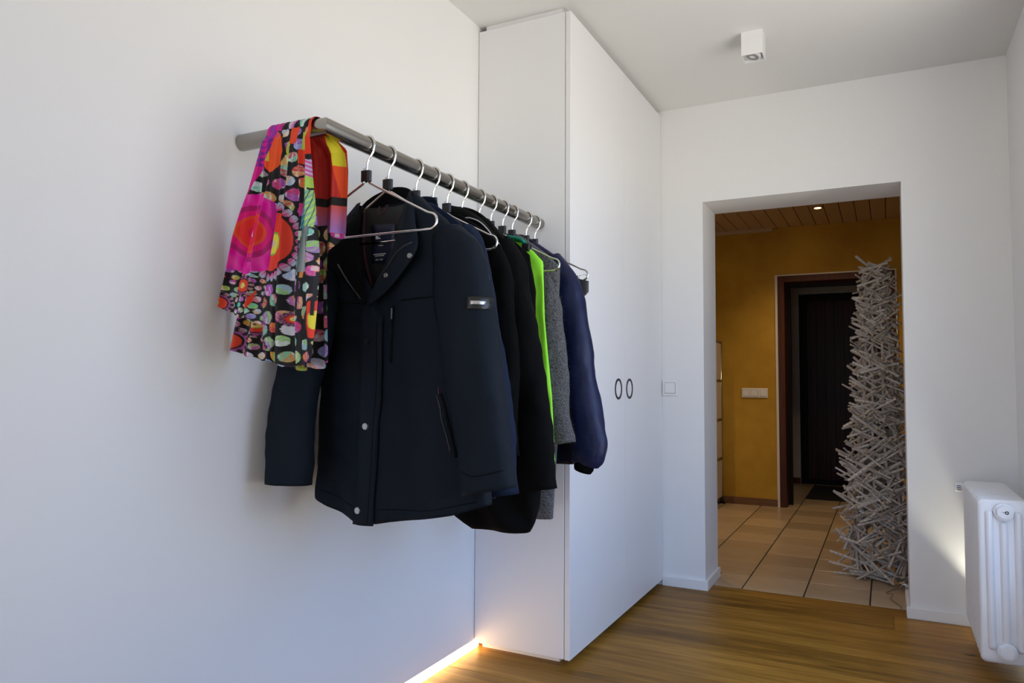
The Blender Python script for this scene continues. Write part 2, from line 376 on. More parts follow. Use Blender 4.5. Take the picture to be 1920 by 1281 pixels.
# walls of the hall
FX0, FX1, FZ = 0.655, 1.565, 2.0     # brown frame outer edges
bm = bmesh.new()
box(bm, HX0-0.15, FX0, YH, YH+0.2, 0, ZH); box(bm, FX1, HX1+0.15, YH, YH+0.2, 0, ZH); box(bm, FX0, FX1, YH, YH+0.2, FZ, ZH)
tag(obj('wall_hall_far', bm, 'ochre'), 'ochre yellow plaster wall around the dark entrance', 'wall', kind='structure')
tag(boxobj('wall_hall_left', HX0-0.15, HX0, YF+WT, YH, 0, ZH, 'ochre'), 'ochre side wall of the hall behind the metal cabinet', 'wall', kind='structure')
tag(boxobj('wall_hall_right', HX1, HX1+0.15, YF+WT, YH, 0, ZH, 'ochre'), 'ochre side wall of the hall past the twig tower', 'wall', kind='structure')
tag(boxobj('wall_hall_near_left', HX0-0.15, -0.2, YF+WT-0.1, YF+WT, 0, ZH, 'ochre'), 'ochre wall piece closing the hall behind the left wall', 'wall', kind='structure')
tag(boxobj('wall_hall_near_right', XR+0.3, HX1+0.15, YF+WT-0.1, YF+WT, 0, ZH, 'ochre'), 'ochre wall piece closing the hall behind the radiator wall', 'wall', kind='structure')
# hall ceiling boards
ch = empty('ceiling_hall', (0, 4.2, ZH)); tag(ch, 'cream painted board ceiling of the hall', 'ceiling', kind='structure')
boxobj('ceiling_base', HX0-0.15, HX1+0.15, YF+WT, YH+0.2, ZH+0.012, ZH+0.1, 'gap', ch)
bm = bmesh.new(); box(bm, 0, 0.101, YF+WT, YH, 0, 0.012, 0.002); me = bpy.data.meshes.new('ceiling_board'); bm.to_mesh(me); bm.free(); me.materials.append(M['ceilboard'])
i = 0; xa = HX0
while xa < HX1:
    link('ceiling_board', me, ch, (xa, -4.2, 0)); xa += 0.1065
tag(boxobj('trim_1', HX0, 0.62, YH-0.035, YH, ZH-0.03, ZH, 'ceilboard'), 'cream cornice strip at the top of the ochre wall', 'trim', kind='structure')
tag(boxobj('baseboard_hall', 0.18, FX0-0.02, YH-0.015, YH, 0, 0.062, 'woodtrim', bev=0.003), 'brown wooden skirting along the ochre wall', 'skirting board', kind='structure')
# entrance: frame, bead, vestibule, dark door
r = empty('trim_2', (FX0, YH, 0)); tag(r, 'red brown wooden frame around the entrance passage', 'door frame', kind='structure')
boxobj('post', FX0, FX0+0.055, YH-0.02, YH+0.2, 0, FZ, 'brownframe', r, 0.003); boxobj('post', FX1-0.055, FX1, YH-0.02, YH+0.2, 0, FZ, 'brownframe', r, 0.003)
boxobj('lintel', FX0+0.055, FX1-0.055, YH-0.02, YH+0.2, FZ-0.055, FZ, 'brownframe', r, 0.003)
bm = bmesh.new(); box(bm, FX0-0.022, FX0, YH-0.012, YH, 0.0, FZ+0.012); box(bm, FX1, FX1+0.014, YH-0.012, YH, 0.0, FZ+0.012); box(bm, FX0, FX1, YH-0.012, YH, FZ, FZ+0.012)
obj('bead', bm, 'beadwhite', r)
bm = bmesh.new(); box(bm, FX0+0.055, FX0+0.085, YH+0.16, YH+0.2, 0, FZ-0.055); box(bm, FX1-0.085, FX1-0.055, YH+0.16, YH+0.2, 0, FZ-0.055); box(bm, FX0+0.085, FX1-0.085, YH+0.16, YH+0.2, FZ-0.085, FZ-0.055)
obj('stop', bm, 'darkframe', r)
VY = 8.4
bm = bmesh.new(); box(bm, 0.2, 0.66, VY, VY+0.15, 0, 2.4); box(bm, 1.72, 2.3, VY, VY+0.15, 0, 2.4); box(bm, 0.66, 1.72, VY, VY+0.15, 2.02, 2.4)
box(bm, 0.05, 0.2, YH+0.2, VY+0.15, 0, 2.4); box(bm, 2.15, 2.3, YH+0.2, VY, 0, 2.4)
tag(obj('wall_vestibule', bm, 'vestibule'), 'grey white walls of the dark vestibule', 'wall', kind='structure')
tag(boxobj('ceiling_vestibule', 0.05, 2.3, YH+0.2, VY+0.15, 2.4, 2.5, 'vestibule'), 'grey ceiling of the dark vestibule', 'ceiling', kind='structure')
tag(boxobj('baseboard_vestibule', 0.2, 0.655, VY-0.02, VY, 0, 0.06, 'brownframe'), 'brown skirting beside the dark front door', 'skirting board', kind='structure')
r = empty('door_1', (0.66, VY, 0)); tag(r, 'dark brown front door with vertical boards', 'door', kind='structure')
bm = bmesh.new(); box(bm, 0.661, 0.73, VY-0.01, VY+0.1, 0, 2.015); box(bm, 1.65, 1.719, VY-0.01, VY+0.1, 0, 2.015); box(bm, 0.73, 1.65, VY-0.01, VY+0.1, 1.945, 2.015)
obj('door_frame', bm, 'darkframe', r)
boxobj('door_core', 0.73, 1.65, VY+0.045, VY+0.09, 0.045, 1.945, 'darkframe', r)
for i in range(10):
    boxobj('board', 0.735+i*0.0915, 0.735+i*0.0915+0.0905, VY+0.02, VY+0.044, 0.05, 1.944, 'darkdoor', r, 0.0012)
boxobj('threshold', 0.73, 1.65, VY+0.0, VY+0.06, 0.0, 0.045, 'darkframe', r)
bm = bmesh.new(); box(bm, 0.80, 1.75, 7.32, 8.25, 0.0, 0.012, 0.004)
tag(obj('door_mat', bm, 'mat'), 'black door mat in front of the dark front door', 'mat')

# recessed spotlights in the hall ceiling: the entrance one, and an added one out of view
def hall_spot(x, y, label):
    r = empty('recessed_spotlight', (x, y, ZH)); tag(r, label, 'spotlight', 'recessed hall spotlights')
    bm = bmesh.new(); ringbm(bm, (x, y, ZH-0.006), (0, 0, 1), 0.026, 0.042, 0.006); obj('ring', bm, 'brass', r)
    bm = bmesh.new(); cyl(bm, (x, y, ZH-0.002), (0, 0, 1), 0.026, 0.003); obj('lamp', bm, 'spotlamp', r)
    l = bpy.data.lights.new('spot_beam', 'SPOT'); l.energy = 46; l.color = (1.0, 0.72, 0.42); l.spot_size = math.radians(125); l.spot_blend = 0.9; l.shadow_soft_size = 0.03
    o = bpy.data.objects.new('spot_beam', l); C.objects.link(o); o.parent = r; o.location = (0, 0, -0.012)
hall_spot(1.04, 6.07, 'lit warm recessed spotlight above the dark entrance')
hall_spot(-0.15, 5.2, 'added out-of-view warm spotlight brightening the metal cabinet end of the hall')  # unseen lamp, added to make the hall light brighter and more even

# modular metal cabinet against the ochre wall
r = empty('modular_cabinet', (-0.2, 6.555, 0)); tag(r, 'cream panelled cabinet of chrome tubes beside the ochre wall', 'cabinet')
cx0, cx1, cy0, cy1 = -0.56, 0.165, 6.37, 6.725
lv = [0.05, 0.395, 0.74, 1.085, 1.43]
bm = bmesh.new()
for x_ in (cx0, cx1):
    for y_ in (cy0, cy1):
        cyl(bm, (x_, y_, (lv[0]+lv[-1])/2), (0, 0, 1), 0.0095, lv[-1]-lv[0], 12)
    for z_ in lv: cyl(bm, (x_, (cy0+cy1)/2, z_), (0, 1, 0), 0.0095, cy1-cy0, 12)
for y_ in (cy0, cy1):
    for z_ in lv: cyl(bm, ((cx0+cx1)/2, y_, z_), (1, 0, 0), 0.0095, cx1-cx0, 12)
obj('tube_frame', bm, 'chromedark', r, True)
bm = bmesh.new(); bmesh.ops.create_uvsphere(bm, u_segments=12, v_segments=8, radius=0.0125); bme = bpy.data.meshes.new('ball_joint'); bm.to_mesh(bme); bm.free(); bme.materials.append(M['chromedark'])
for x_ in (cx0, cx1):
    for y_ in (cy0, cy1):
        for z_ in lv: link('ball_joint', bme, r, (x_+0.2, y_-6.555, z_))
for a, b in zip(lv[:-1], lv[1:]):
    boxobj('side_panel', cx1-0.004, cx1+0.004, cy0+0.012, cy1-0.012, a+0.012, b-0.012, 'usm', r)
    boxobj('side_panel', cx0-0.004, cx0+0.004, cy0+0.012, cy1-0.012, a+0.012, b-0.012, 'usm', r)
    boxobj('front_panel', cx0+0.012, cx1-0.012, cy0-0.004, cy0+0.004, a+0.012, b-0.012, 'usm', r)
boxobj('top_panel', cx0+0.012, cx1-0.012, cy0+0.012, cy1-0.012, lv[-1]-0.004, lv[-1]+0.004, 'usm', r)
boxobj('bottom_panel', cx0+0.012, cx1-0.012, cy0+0.012, cy1-0.012, lv[0]-0.004, lv[0]+0.004, 'usm', r)
for x_ in (cx0, cx1):
    for y_ in (cy0, cy1):
        bm = bmesh.new(); cyl(bm, (x_, y_, 0.022), (0, 0, 1), 0.018, 0.044, 16, 0.008); obj('foot', bm, 'blackplastic', r, True)

# light switches
def switch(name, x0, x1, zc, y, n, label):
    r = empty(name, ((x0+x1)/2, y, zc)); tag(r, label, 'light switch')
    s = (x1-x0)/n; h_ = s/2 if n == 1 else 0.041
    boxobj('frame', x0, x1, y-0.009, y, zc-h_, zc+h_, 'switch', r, 0.002)
    for i in range(n):
        q = 0.0275; xc = x0 + s*(i+0.5)
        boxobj('shadow_gap', xc-q-0.0015, xc+q+0.0015, y-0.0094, y-0.005, zc-q-0.0015, zc+q+0.0015, 'gap', r)
        boxobj('rocker', xc-q, xc+q, y-0.0135, y-0.006, zc-q, zc+q, 'switch', r, 0.0015)
switch('light_switch', 0.419, 0.500, 1.043, YF, 1, 'single white light switch on the wall beside the wardrobe')
switch('triple_light_switch', 0.343, 0.563, 0.98, YH, 3, 'triple white light switch on the ochre wall')

# ------------------------------------------------------------------ twig tower
TX, TY = 1.445, 4.66
tw = empty('twig_tower', (TX, TY, 0)); tag(tw, 'tall tapering tower of stacked weathered twigs standing on the tiles', 'decoration')
def trad(z): return 0.205 - 0.0745*z
TH = 1.74
tm = []
for k in range(6):
    bm = bmesh.new(); n = 6; bend = random.uniform(-0.9, 0.9); rings = []
    for t in (-0.5, -0.17, 0.17, 0.5):
        rr_ = 0.0062*(1.12-0.25*(t+0.5))
        rings.append([Vector((t, bend*(0.25-t*t)*0.03, 0)) + Vector((0, math.cos(2*PI*i/n)*rr_, math.sin(2*PI*i/n)*rr_)) for i in range(n)])
    vr = loft(bm, rings, True, True, True); bm.faces.ensure_lookup_table()
    for f in bm.faces:
        if len(f.verts) == n: f.material_index = 1
    me = bpy.data.meshes.new('twig'); bm.to_mesh(me); bm.free(); me.materials.append(M['twig']); me.materials.append(M['twigend']); tm.append(me)
tl = []
for i in range(620):
    z = TH*(i/620)**1.0*1.0 + 0.012
    R_ = trad(z)*random.uniform(0.84, 1.0)
    a = random.uniform(0, 2*PI)
    Lw = min(max(R_*random.uniform(1.6, 2.7), 0.12), 0.40)
    tilt = random.choice((-1, 1))*random.uniform(0.18, 0.72) if z > 0.05 else random.uniform(-0.04, 0.04)
    # tangential stick through the point at angle a, kept inside the envelope
    d = R_*0.72
    c = Vector((math.cos(a)*d, math.sin(a)*d, z))
    th = a + PI/2 + random.uniform(-0.35, 0.35)
    dv = Vector((math.cos(th)*math.cos(tilt), math.sin(th)*math.cos(tilt), math.sin(tilt)))
    zlo = z - abs(dv.z)*Lw/2
    if zlo < 0.01: c.z += 0.01-zlo
    face = c.xy.dot(Vector((0.05, -1)))
    tl.append((face, c, dv, Lw, random.uniform(0.75, 1.25)))
tl.sort(key=lambda q: q[0])
tl.sort(key=lambda q: -q[0])
def twig_matrix(c, dv, L_, th):
    q = dv.to_track_quat('X', 'Z'); q = q @ Matrix.Rotation(random.uniform(0, 2*PI), 3, 'X').to_quaternion()
    return Matrix.Translation(c) @ q.to_matrix().to_4x4() @ Matrix.Diagonal((L_, th, th, 1))
for k, (f, c, dv, L_, th) in enumerate(tl[:300]):
    o = link('twig', random.choice(tm), tw); o.matrix_local = twig_matrix(c, dv, L_, th)
bm = bmesh.new()
for (f, c, dv, L_, th) in tl[300:]:
    b2 = bmesh.new(); b2.from_mesh(random.choice(tm)); bmesh.ops.transform(b2, matrix=Matrix.Translation((TX, TY, 0)) @ twig_matrix(c, dv, L_, th), verts=b2.verts)
    me = bpy.data.meshes.new('tmp'); b2.to_mesh(me); b2.free(); bm.from_mesh(me); bpy.data.meshes.remove(me)
tag(obj('twigs_behind', bm, ['twig', 'twigend'], tw), kind='stuff')
for i in range(9):
    a = i*2*PI/9 + 0.2; bm = bmesh.new()
    tube(bm, smooth_path([(TX+math.cos(a+random.uniform(-.1, .1))*trad(z)*0.62, TY+math.sin(a)*trad(z)*0.62, z) for z in (0.0, 0.4, 0.8, 1.2, TH-0.12)], 3), 0.0075, 7)
    obj('upright_stick', bm, 'twig', tw, True)
# little silver clasp and wire at its foot
bm = bmesh.new(); cxx, cyy = 1.538, 4.385
for i in range(34):
    v0_ = Vector((cxx+random.uniform(-.022, .022), cyy+random.uniform(-.03, .03), random.uniform(0.006, 0.055)))
    v1_ = v0_ + Vector((random.uniform(-.03, .03), random.uniform(-.02, .02), random.uniform(-.02, .02)))
    v1_.z = max(v1_.z, 0.004); v2_ = v0_ + Vector((random.uniform(-.02, .02), random.uniform(-.02, .02), random.uniform(-.004, .02)))
    bm.faces.new([bm.verts.new(v) for v in (v0_, v1_, v2_)])
tag(obj('foil_clasp', bm, 'foil'), 'small crumpled silver foil clasp at the foot of the twig tower', 'ornament')
bm = bmesh.new(); tube(bm, smooth_path([(1.53, 4.40, 0.004), (1.49, 4.33, 0.003), (1.47, 4.26, 0.003), (1.50, 4.22, 0.012), (1.49, 4.16, 0.003), (1.53, 4.05, 0.003), (1.532, 3.99, 0.003)], 6), 0.0013, 5)
tag(obj('thin_wire', bm, 'wire'), 'thin dark wire lying on the tiles by the doorway', 'wire')

# ================================================================== WARDROBE
wd = empty('wardrobe', (0.2, YW, 0)); tag(wd, 'tall white two-door wardrobe with round dark pulls', 'wardrobe')
boxobj('side_panel', 0.002, WD-0.0235, YW, YW+0.02, WZ0+0.002, WZ1, 'lacquer', wd, 0.001)
boxobj('side_panel', 0.002, WD-0.0235, YF-0.022, YF-0.002, WZ0+0.002, WZ1, 'lacquer', wd, 0.001)
boxobj('back_panel', 0.002, 0.01, YW+0.02, YF-0.022, WZ0+0.002, WZ1, 'lacquer', wd)
boxobj('top_panel', 0.01, WD-0.0235, YW+0.02, YF-0.022, WZ1-0.02, WZ1, 'lacquer', wd)
boxobj('bottom_panel', 0.01, WD-0.0235, YW+0.02, YF-0.022, WZ0+0.002, WZ0+0.022, 'lacquer', wd)
boxobj('filler_strip', 0.03, WD-0.04, YW+0.012, YF-0.01, WZ1, H-0.0005, 'lacquer', wd)
boxobj('plinth', 0.012, 0.352, YW+0.05, YF-0.01, 0.0, WZ0+0.002, 'lacquer', wd)
YG = 3.254
for (a, b, hy) in ((YW+0.0005, YG-0.0015, 3.163), (YG+0.0015, YF-0.0025, 3.322)):
    d = boxobj('door', WD-0.021, WD, a, b, WZ0, WZ1, 'lacquer', wd, 0.001)
    bm = bmesh.new(); ringbm(bm, (WD-0.0005, hy, 1.043), (1, 0, 0), 0.0375, 0.0475, 0.003, 48)
    hd = obj('handle', bm, 'blackring', d); hd['label'] = 'round dark ring pull'

# ------------------------------------------------------------------ ceiling spotlight (white cube)
r = empty('ceiling_spotlight', (1.012, 3.18, H)); tag(r, 'small white cube spotlight mounted on the ceiling', 'spotlight')
bm = bmesh.new(); lx0, lx1, ly0, ly1, lz = 0.97, 1.056, 3.137, 3.223, H-0.10
# hollow cube: walls and top
t_ = 0.004
box(bm, lx0, lx0+t_, ly0, ly1, lz, H); box(bm, lx1-t_, lx1, ly0, ly1, lz, H); box(bm, lx0+t_, lx1-t_, ly0, ly0+t_, lz, H); box(bm, lx0+t_, lx1-t_, ly1-t_, ly1, lz, H); box(bm, lx0+t_, lx1-t_, ly0+t_, ly1-t_, lz+0.04, H)
obj('housing', bm, 'trim', r)
bm = bmesh.new(); cyl(bm, ((lx0+lx1)/2, (ly0+ly1)/2, lz+0.022), (0.25, 0.1, 1), 0.034, 0.036, 28); obj('lamp_head', bm, 'trim', r, False)
bm = bmesh.new(); ringbm(bm, ((lx0+lx1)/2-0.0045, (ly0+ly1)/2-0.0018, lz+0.0035), (0.25, 0.1, 1), 0.012, 0.027, 0.002); obj('reflector', bm, 'silver', r)

# ------------------------------------------------------------------ radiator
rd = empty('radiator', (1.856, 3.46, 0)); tag(rd, 'white ribbed steel radiator standing along the wall by the doorway', 'radiator')
RX0, RX1, RZ0, RZ1 = 1.776, 1.936, 0.075, 0.660
bm = bmesh.new()
# plate with rounded corners, built in x-z and extruded along y
def rrect(x0, x1, z0, z1, r, n=6):
    pts = []
    for cx_, cz_, a in ((x1-r, z1-r, 0), (x0+r, z1-r, PI/2), (x0+r, z0+r, PI), (x1-r, z0+r, 3*PI/2)):
        for k in range(n+1): pts.append((cx_+r*math.cos(a+k*PI/2/n), cz_+r*math.sin(a+k*PI/2/n)))
    return pts
def plate(bm, prof, th, inset):
    n = len(prof); cx_ = sum(p[0] for p in prof)/n; cz_ = sum(p[1] for p in prof)/n
    def rg(y, s): return [Vector((p[0] - s*(1 if p[0] > cx_ else -1)*1.0, y, p[1] - s*(1 if p[1] > cz_ else -1))) for p in prof]
    loft(bm, [rg(-th/2, inset), rg(-th/2+inset*0.7, inset*0.25), rg(-th/2+inset*1.4, 0), rg(th/2-inset*1.4, 0), rg(th/2-inset*0.7, inset*0.25), rg(th/2, inset)], True, True, True)
plate(bm, rrect(RX0, RX1, RZ0, RZ1, 0.020), 0.031, 0.010)
def capsule(bm, x, z0, z1, r, ysc, n=14):
    rings = []
    for k in range(7):
        a = -PI/2 + k*PI/2/6 if True else 0
        rings.append((z0 + r + r*math.sin(a), r*max(math.cos(a), 0.05)))
    for k in range(7):
        a = k*PI/2/6
        rings.append((z1 - r + r*math.sin(a), r*max(math.cos(a), 0.05)))
    loft(bm, [[Vector((x+q*math.cos(2*PI*i/n), q*ysc*math.sin(2*PI*i/n), z)) for i in range(n)] for z, q in rings], True, True, True)
for x_, zt in ((1.812, 0.625), (1.856, 0.585), (1.900, 0.625)): capsule(bm, x_, 0.12, zt, 0.0165, 1.75)
sec = bpy.data.meshes.new('section'); bmesh.ops.recalc_face_normals(bm, faces=bm.faces); bm.to_mesh(sec); bm.free(); sec.materials.append(M['radiator'])
sec.polygons.foreach_set('use_smooth', [True]*len(sec.polygons)); sec.set_sharp_from_angle(angle=math.radians(50))
NS = 10
for k in range(NS): link('section', sec, rd, (-1.856, (3.19+k*0.058)-3.46, 0))
for z_ in (0.618, 0.125):
    bm = bmesh.new(); ringbm(bm, (1.856, 3.170, z_), (0, -1, 0), 0.001, 0.031, 0.010, 32); cyl(bm, (1.856, 3.156, z_), (0, -1, 0), 0.026, 0.010, 6); cyl(bm, (1.856, 3.150, z_), (0, -1, 0), 0.021, 0.006, 28)
    pl = obj('end_plug', bm, 'radiator', rd)
    if z_ > 0.5:
        bm = bmesh.new(); ringbm(bm, (1.864, 3.1468, z_), (0, -1, 0), 0.003, 0.006, 0.002, 20); obj('vent_hole', bm, 'blackplastic', pl)
        bm = bmesh.new(); box(bm, 1.850, 1.857, 3.1462, 3.147, z_+0.0005, z_+0.002); obj('arrow_mark', bm, 'gap', pl)
bm = bmesh.new(); tube(bm, [(1.856, 3.14+NS*0.058, 0.62), (1.856, 3.80, 0.62)], 0.012, 12); cyl(bm, (1.83, 3.80, 0.62), (1, 0, 0), 0.014, 0.06, 16); tube(bm, [(1.856, 3.80, 0.62), (1.856, 3.845, 0.62), (1.856, 3.884, 0.62)], 0.010, 10)
vb = obj('valve', bm, 'chrome', rd, True)
bm = bmesh.new(); cyl(bm, (1.792, 3.80, 0.62), (-1, 0, 0), 0.019, 0.022, 28); cyl(bm, (1.766, 3.80, 0.62), (-1, 0, 0), 0.021, 0.030, 28, 0.019); obj('thermostat_head', bm, 'radiator', rd)
for k in range(3):
    bm = bmesh.new(); box(bm, 1.757, 1.773, 3.7765, 3.7805, 0.610+k*0.009, 0.6125+k*0.009); obj('scale_mark', bm, 'blackplastic', rd)
for y_ in (3.306, 3.654):
    boxobj('wall_bracket', 1.90, XR, y_-0.006, y_+0.006, 0.52, 0.55, 'radiator', rd); boxobj('wall_bracket', 1.90, XR, y_-0.006, y_+0.006, 0.13, 0.16, 'radiator', rd)

# ================================================================== CLOTHES RAIL
RLX, RLZ, RR = 0.284, 1.696, 0.0215
rl = empty('clothes_rail', (RLX, 1.357, RLZ)); tag(rl, 'brushed steel clothes rail from white wall to wardrobe side', 'clothes rail')
bm = bmesh.new(); seg = 28; A = [(0.001, 1.357), (RLX, 1.357), (RLX, YW-0.001)]
def circ(px, py, kind):
    out = []
    for i in range(seg):
        a = 2*PI*i/seg; w = math.cos(a)*RR; z = RLZ + math.sin(a)*RR
        if kind == 0: out.append(Vector((px, py+w, z)))
        elif kind == 1: out.append(Vector((px-w, py+w, z)))
        else: out.append(Vector((px-w, py, z)))
    return out
loft(bm, [circ(0.001, 1.357, 0), circ(RLX, 1.357, 1)], True, True, False)
loft(bm, [circ(RLX, 1.357, 1), circ(RLX, YW-0.001, 2)], True, False, True)
rb = obj('rail_tube', bm, 'steel', rl, True); rb.data.set_sharp_from_angle(angle=math.radians(40))

# hangers: bent chrome wire with a black clip
def make_hanger():
    r = empty('coat_hanger', (RLX, 0, RLZ)); wr = 0.0034
    c = Vector((RLX, 0, RLZ)); rh = RR + wr
    pts = []
    for k in range(13):
        a = math.radians(200 - k*(200+8)/12); pts.append(c + Vector((math.cos(a)*rh, 0, math.sin(a)*rh)))
    pts += [Vector((RLX+0.0215, 0, RLZ-0.020)), Vector((RLX+0.009, 0, RLZ-0.036)), Vector((RLX+0.003, 0, RLZ-0.048)), Vector((RLX+0.001, 0, RLZ-0.062)), Vector((RLX+0.001, 0, RLZ-0.09))]
    bm = bmesh.new(); tube(bm, pts, wr, 10); obj('hook', bm, 'chrome', r, True)
    bm = bmesh.new(); cyl(bm, (RLX-0.007, 0, RLZ-0.083), (0, 0, 1), 0.0085, 0.028, 18); cyl(bm, (RLX+0.007, 0, RLZ-0.083), (0, 0, 1), 0.0085, 0.028, 18); box(bm, RLX-0.007, RLX+0.007, -0.0085, 0.0085, RLZ-0.097, RLZ-0.069)
    obj('clip', bm, 'blackplastic', r)
    z0_ = RLZ - 0.094; L = []
    hw = 0.222; zb = 1.4555
    right = [(0.006, z0_+0.03), (0.006, z0_), (0.009, z0_-0.007)]
    for s in (1, -1):
        side = [(RLX+s*0.007, z0_+0.025), (RLX+s*0.007, z0_-0.002), (RLX+s*0.011, z0_-0.0085), (RLX+s*(hw-0.028), 1.4985), ]
        # rounded end
        for k in range(7):
            a = math.radians(62 - k*152/6)
            side.append((RLX+s*(hw-0.0195+0.0195*math.cos(a)), 1.4755+0.020*math.sin(a)))
        L.append(side)
    path = L[0] + L[1][::-1]
    bm = bmesh.new(); tube(bm, [Vector((p[0], 0, p[1])) for p in path], wr, 10); obj('shoulder_wire', bm, 'chrome', r, True)
    bm = bmesh.new(); cyl(bm, (RLX-0.007, 0, RLZ-0.066), (0, 0, 1), 0.0025, 0.010, 10); obj('wire_tip', bm, 'chrome', r)
    return r
# hidden under cloth the shoulder wires are a narrower make
HY = [1.516, 1.609, 1.742, 1.832, 1.911, 2.001, 2.112, 2.194, 2.281, 2.356, 2.472, 2.548]
HL = ['empty chrome wire hanger next to the colourful scarf', 'chrome wire hanger carrying the black winter jacket', 'chrome wire hanger carrying the navy jacket with round sleeve patch',
      'empty chrome wire hanger right behind the navy jacket', 'chrome wire hanger carrying the plain black cardigan', 'chrome wire hanger carrying the black jacket with silver piping',
      'chrome wire hanger carrying the black blouse before the green vest', 'chrome wire hanger carrying the neon green vest', 'empty chrome wire hanger between green vest and grey knit coat',
      'chrome wire hanger carrying the grey knitted coat', 'chrome wire hanger carrying the dark blue nylon jacket', 'chrome wire hanger carrying the black skirt beside the wardrobe']
hg = make_hanger()
for i, y in enumerate(HY):
    o = hg if i == 0 else copy_tree(hg)
    o.location = (RLX, y, RLZ); o.rotation_euler = (0, 0, 0)
    if i in (1, 2, 4, 5, 6, 7, 9, 10):
        for c_ in o.children:
            if c_.name.startswith('shoulder_wire'): c_.scale.x = {5: 0.76, 6: 0.70, 7: 0.68, 9: 0.78, 10: 0.80}.get(i, 0.84)
    tag(o, HL[i], 'coat hanger', 'chrome wire hangers on the rail')

# ================================================================== GARMENTS
def interp(zs, tab):
    xs = [t[0] for t in tab]; return [np.interp(zs, xs, [t[k] for t in tab]) for k in range(1, len(tab[0]))]
def torso(tab, yc, seed, vtab=None, folds=(3.0, 0.012), n=72, nz=64, p=0.8, hem=None):
    """tab rows (ascending z): z, xc, half width, front depth, back depth. vtab: z, half opening of the neckline"""
    zs = np.linspace(tab[0][0], tab[-1][0], nz); xc, w, df, db = interp(zs, tab)
    vo = np.interp(zs, [v[0] for v in vtab], [v[1] for v in vtab]) if vtab else np.zeros(nz)
    bm = bmesh.new(); rings = []; z0, z1 = zs[0], zs[-1]
    for k in range(nz):
        f0 = math.asin(min(0.95, (vo[k]/w[k])**(1/p))) if vo[k] > 0 else 0
        t = (z1-zs[k])/(z1-z0)
        ring = []
        for i in range(n):
            ph = f0 + (2*PI-2*f0)*(i/(n-1) if vtab else i/n)
            s, c = math.sin(ph), math.cos(ph)
            x = xc[k] + w[k]*math.copysign(abs(s)**p, s)
            d = df[k] if c > 0 else db[k]
            y = yc - d*math.copysign(abs(c)**0.6, c)
            fo = folds[1]*min(1, t*1.6)*(math.sin(folds[0]*2*PI*(x-xc[k])/0.5 + seed + 0.8*math.sin(zs[k]*4+seed)))
            nz_ = noise.noise(Vector((x*9+seed*3, zs[k]*4.5, (1 if c > 0 else 5))))*0.010 + noise.noise(Vector((x*25+seed, zs[k]*16, (1 if c > 0 else 5))))*0.0035
            y += (fo+nz_)*min(1, abs(c)*2)*(1 if c > 0 else -0.5)
            zz = zs[k]
            if hem: zz += float(np.interp(x, [q[0] for q in hem], [q[1] for q in hem]))*max(0.0, 1-(zs[k]-z0)/0.22)
            y += 0.0045*(1-abs(noise.noise(Vector((x*7+zs[k]*5+seed, zs[k]*9-x*4, 3))))*3)*min(1, abs(c)*2)*(1 if c > 0 else 0)
            ring.append(Vector((x, y, zz)))
        rings.append(ring)
    # turned hem
    inner = [[Vector((xc[0]+(v.x-xc[0])*0.965, yc+(v.y-yc)*0.9, v.z+dz)) for v in rings[0]] for dz in (0.03, 0.002)]
    loft(bm, inner + rings, vtab is None, cap0=(vtab is None), cap1=(vtab is None))
    bmesh.ops.recalc_face_normals(bm, faces=bm.faces)
    return bm
def sleeve(pts, seed, n=36, nz=14, amp=0.006):
    """pts rows from shoulder to cuff: (x, y, z, half width, half depth)"""
    P = smooth_path([p[:3] for p in pts], nz); R1 = smooth_path([(p[3], p[4], 0) for p in pts], nz)
    bm = bmesh.new(); rings = []
    for k, c in enumerate(P):
        t = (P[min(k+1, len(P)-1)] - P[max(k-1, 0)]).normalized()
        ey = Vector((0, 1, 0)); ex = ey.cross(t).normalized(); ey = t.cross(ex).normalized()
        ring = []
        for i in range(n):
            a = 2*PI*i/n
            q = Vector(c) + ex*R1[k].x*math.copysign(abs(math.cos(a))**0.85, math.cos(a)) + ey*R1[k].y*math.copysign(abs(math.sin(a))**0.85, math.sin(a))
            dd = noise.noise(Vector((q.x*14+seed, q.y*14, q.z*7)))*amp*1.6 + noise.noise(Vector((q.x*40+seed, q.y*40, q.z*26)))*amp*0.5
            q += (q-Vector(c)).normalized()*dd
            ring.append(q)
        rings.append(ring)
    e = P[-1]; t = (P[-1]-P[-3]).normalized()
    inn = [[e+(v-e)*0.9 - t*0.001 for v in rings[-1]], [e+(v-e)*0.86 - t*0.045 for v in rings[-1]]]
    loft(bm, rings + inn, True, True, True); bmesh.ops.recalc_face_normals(bm, faces=bm.faces)
    return bm
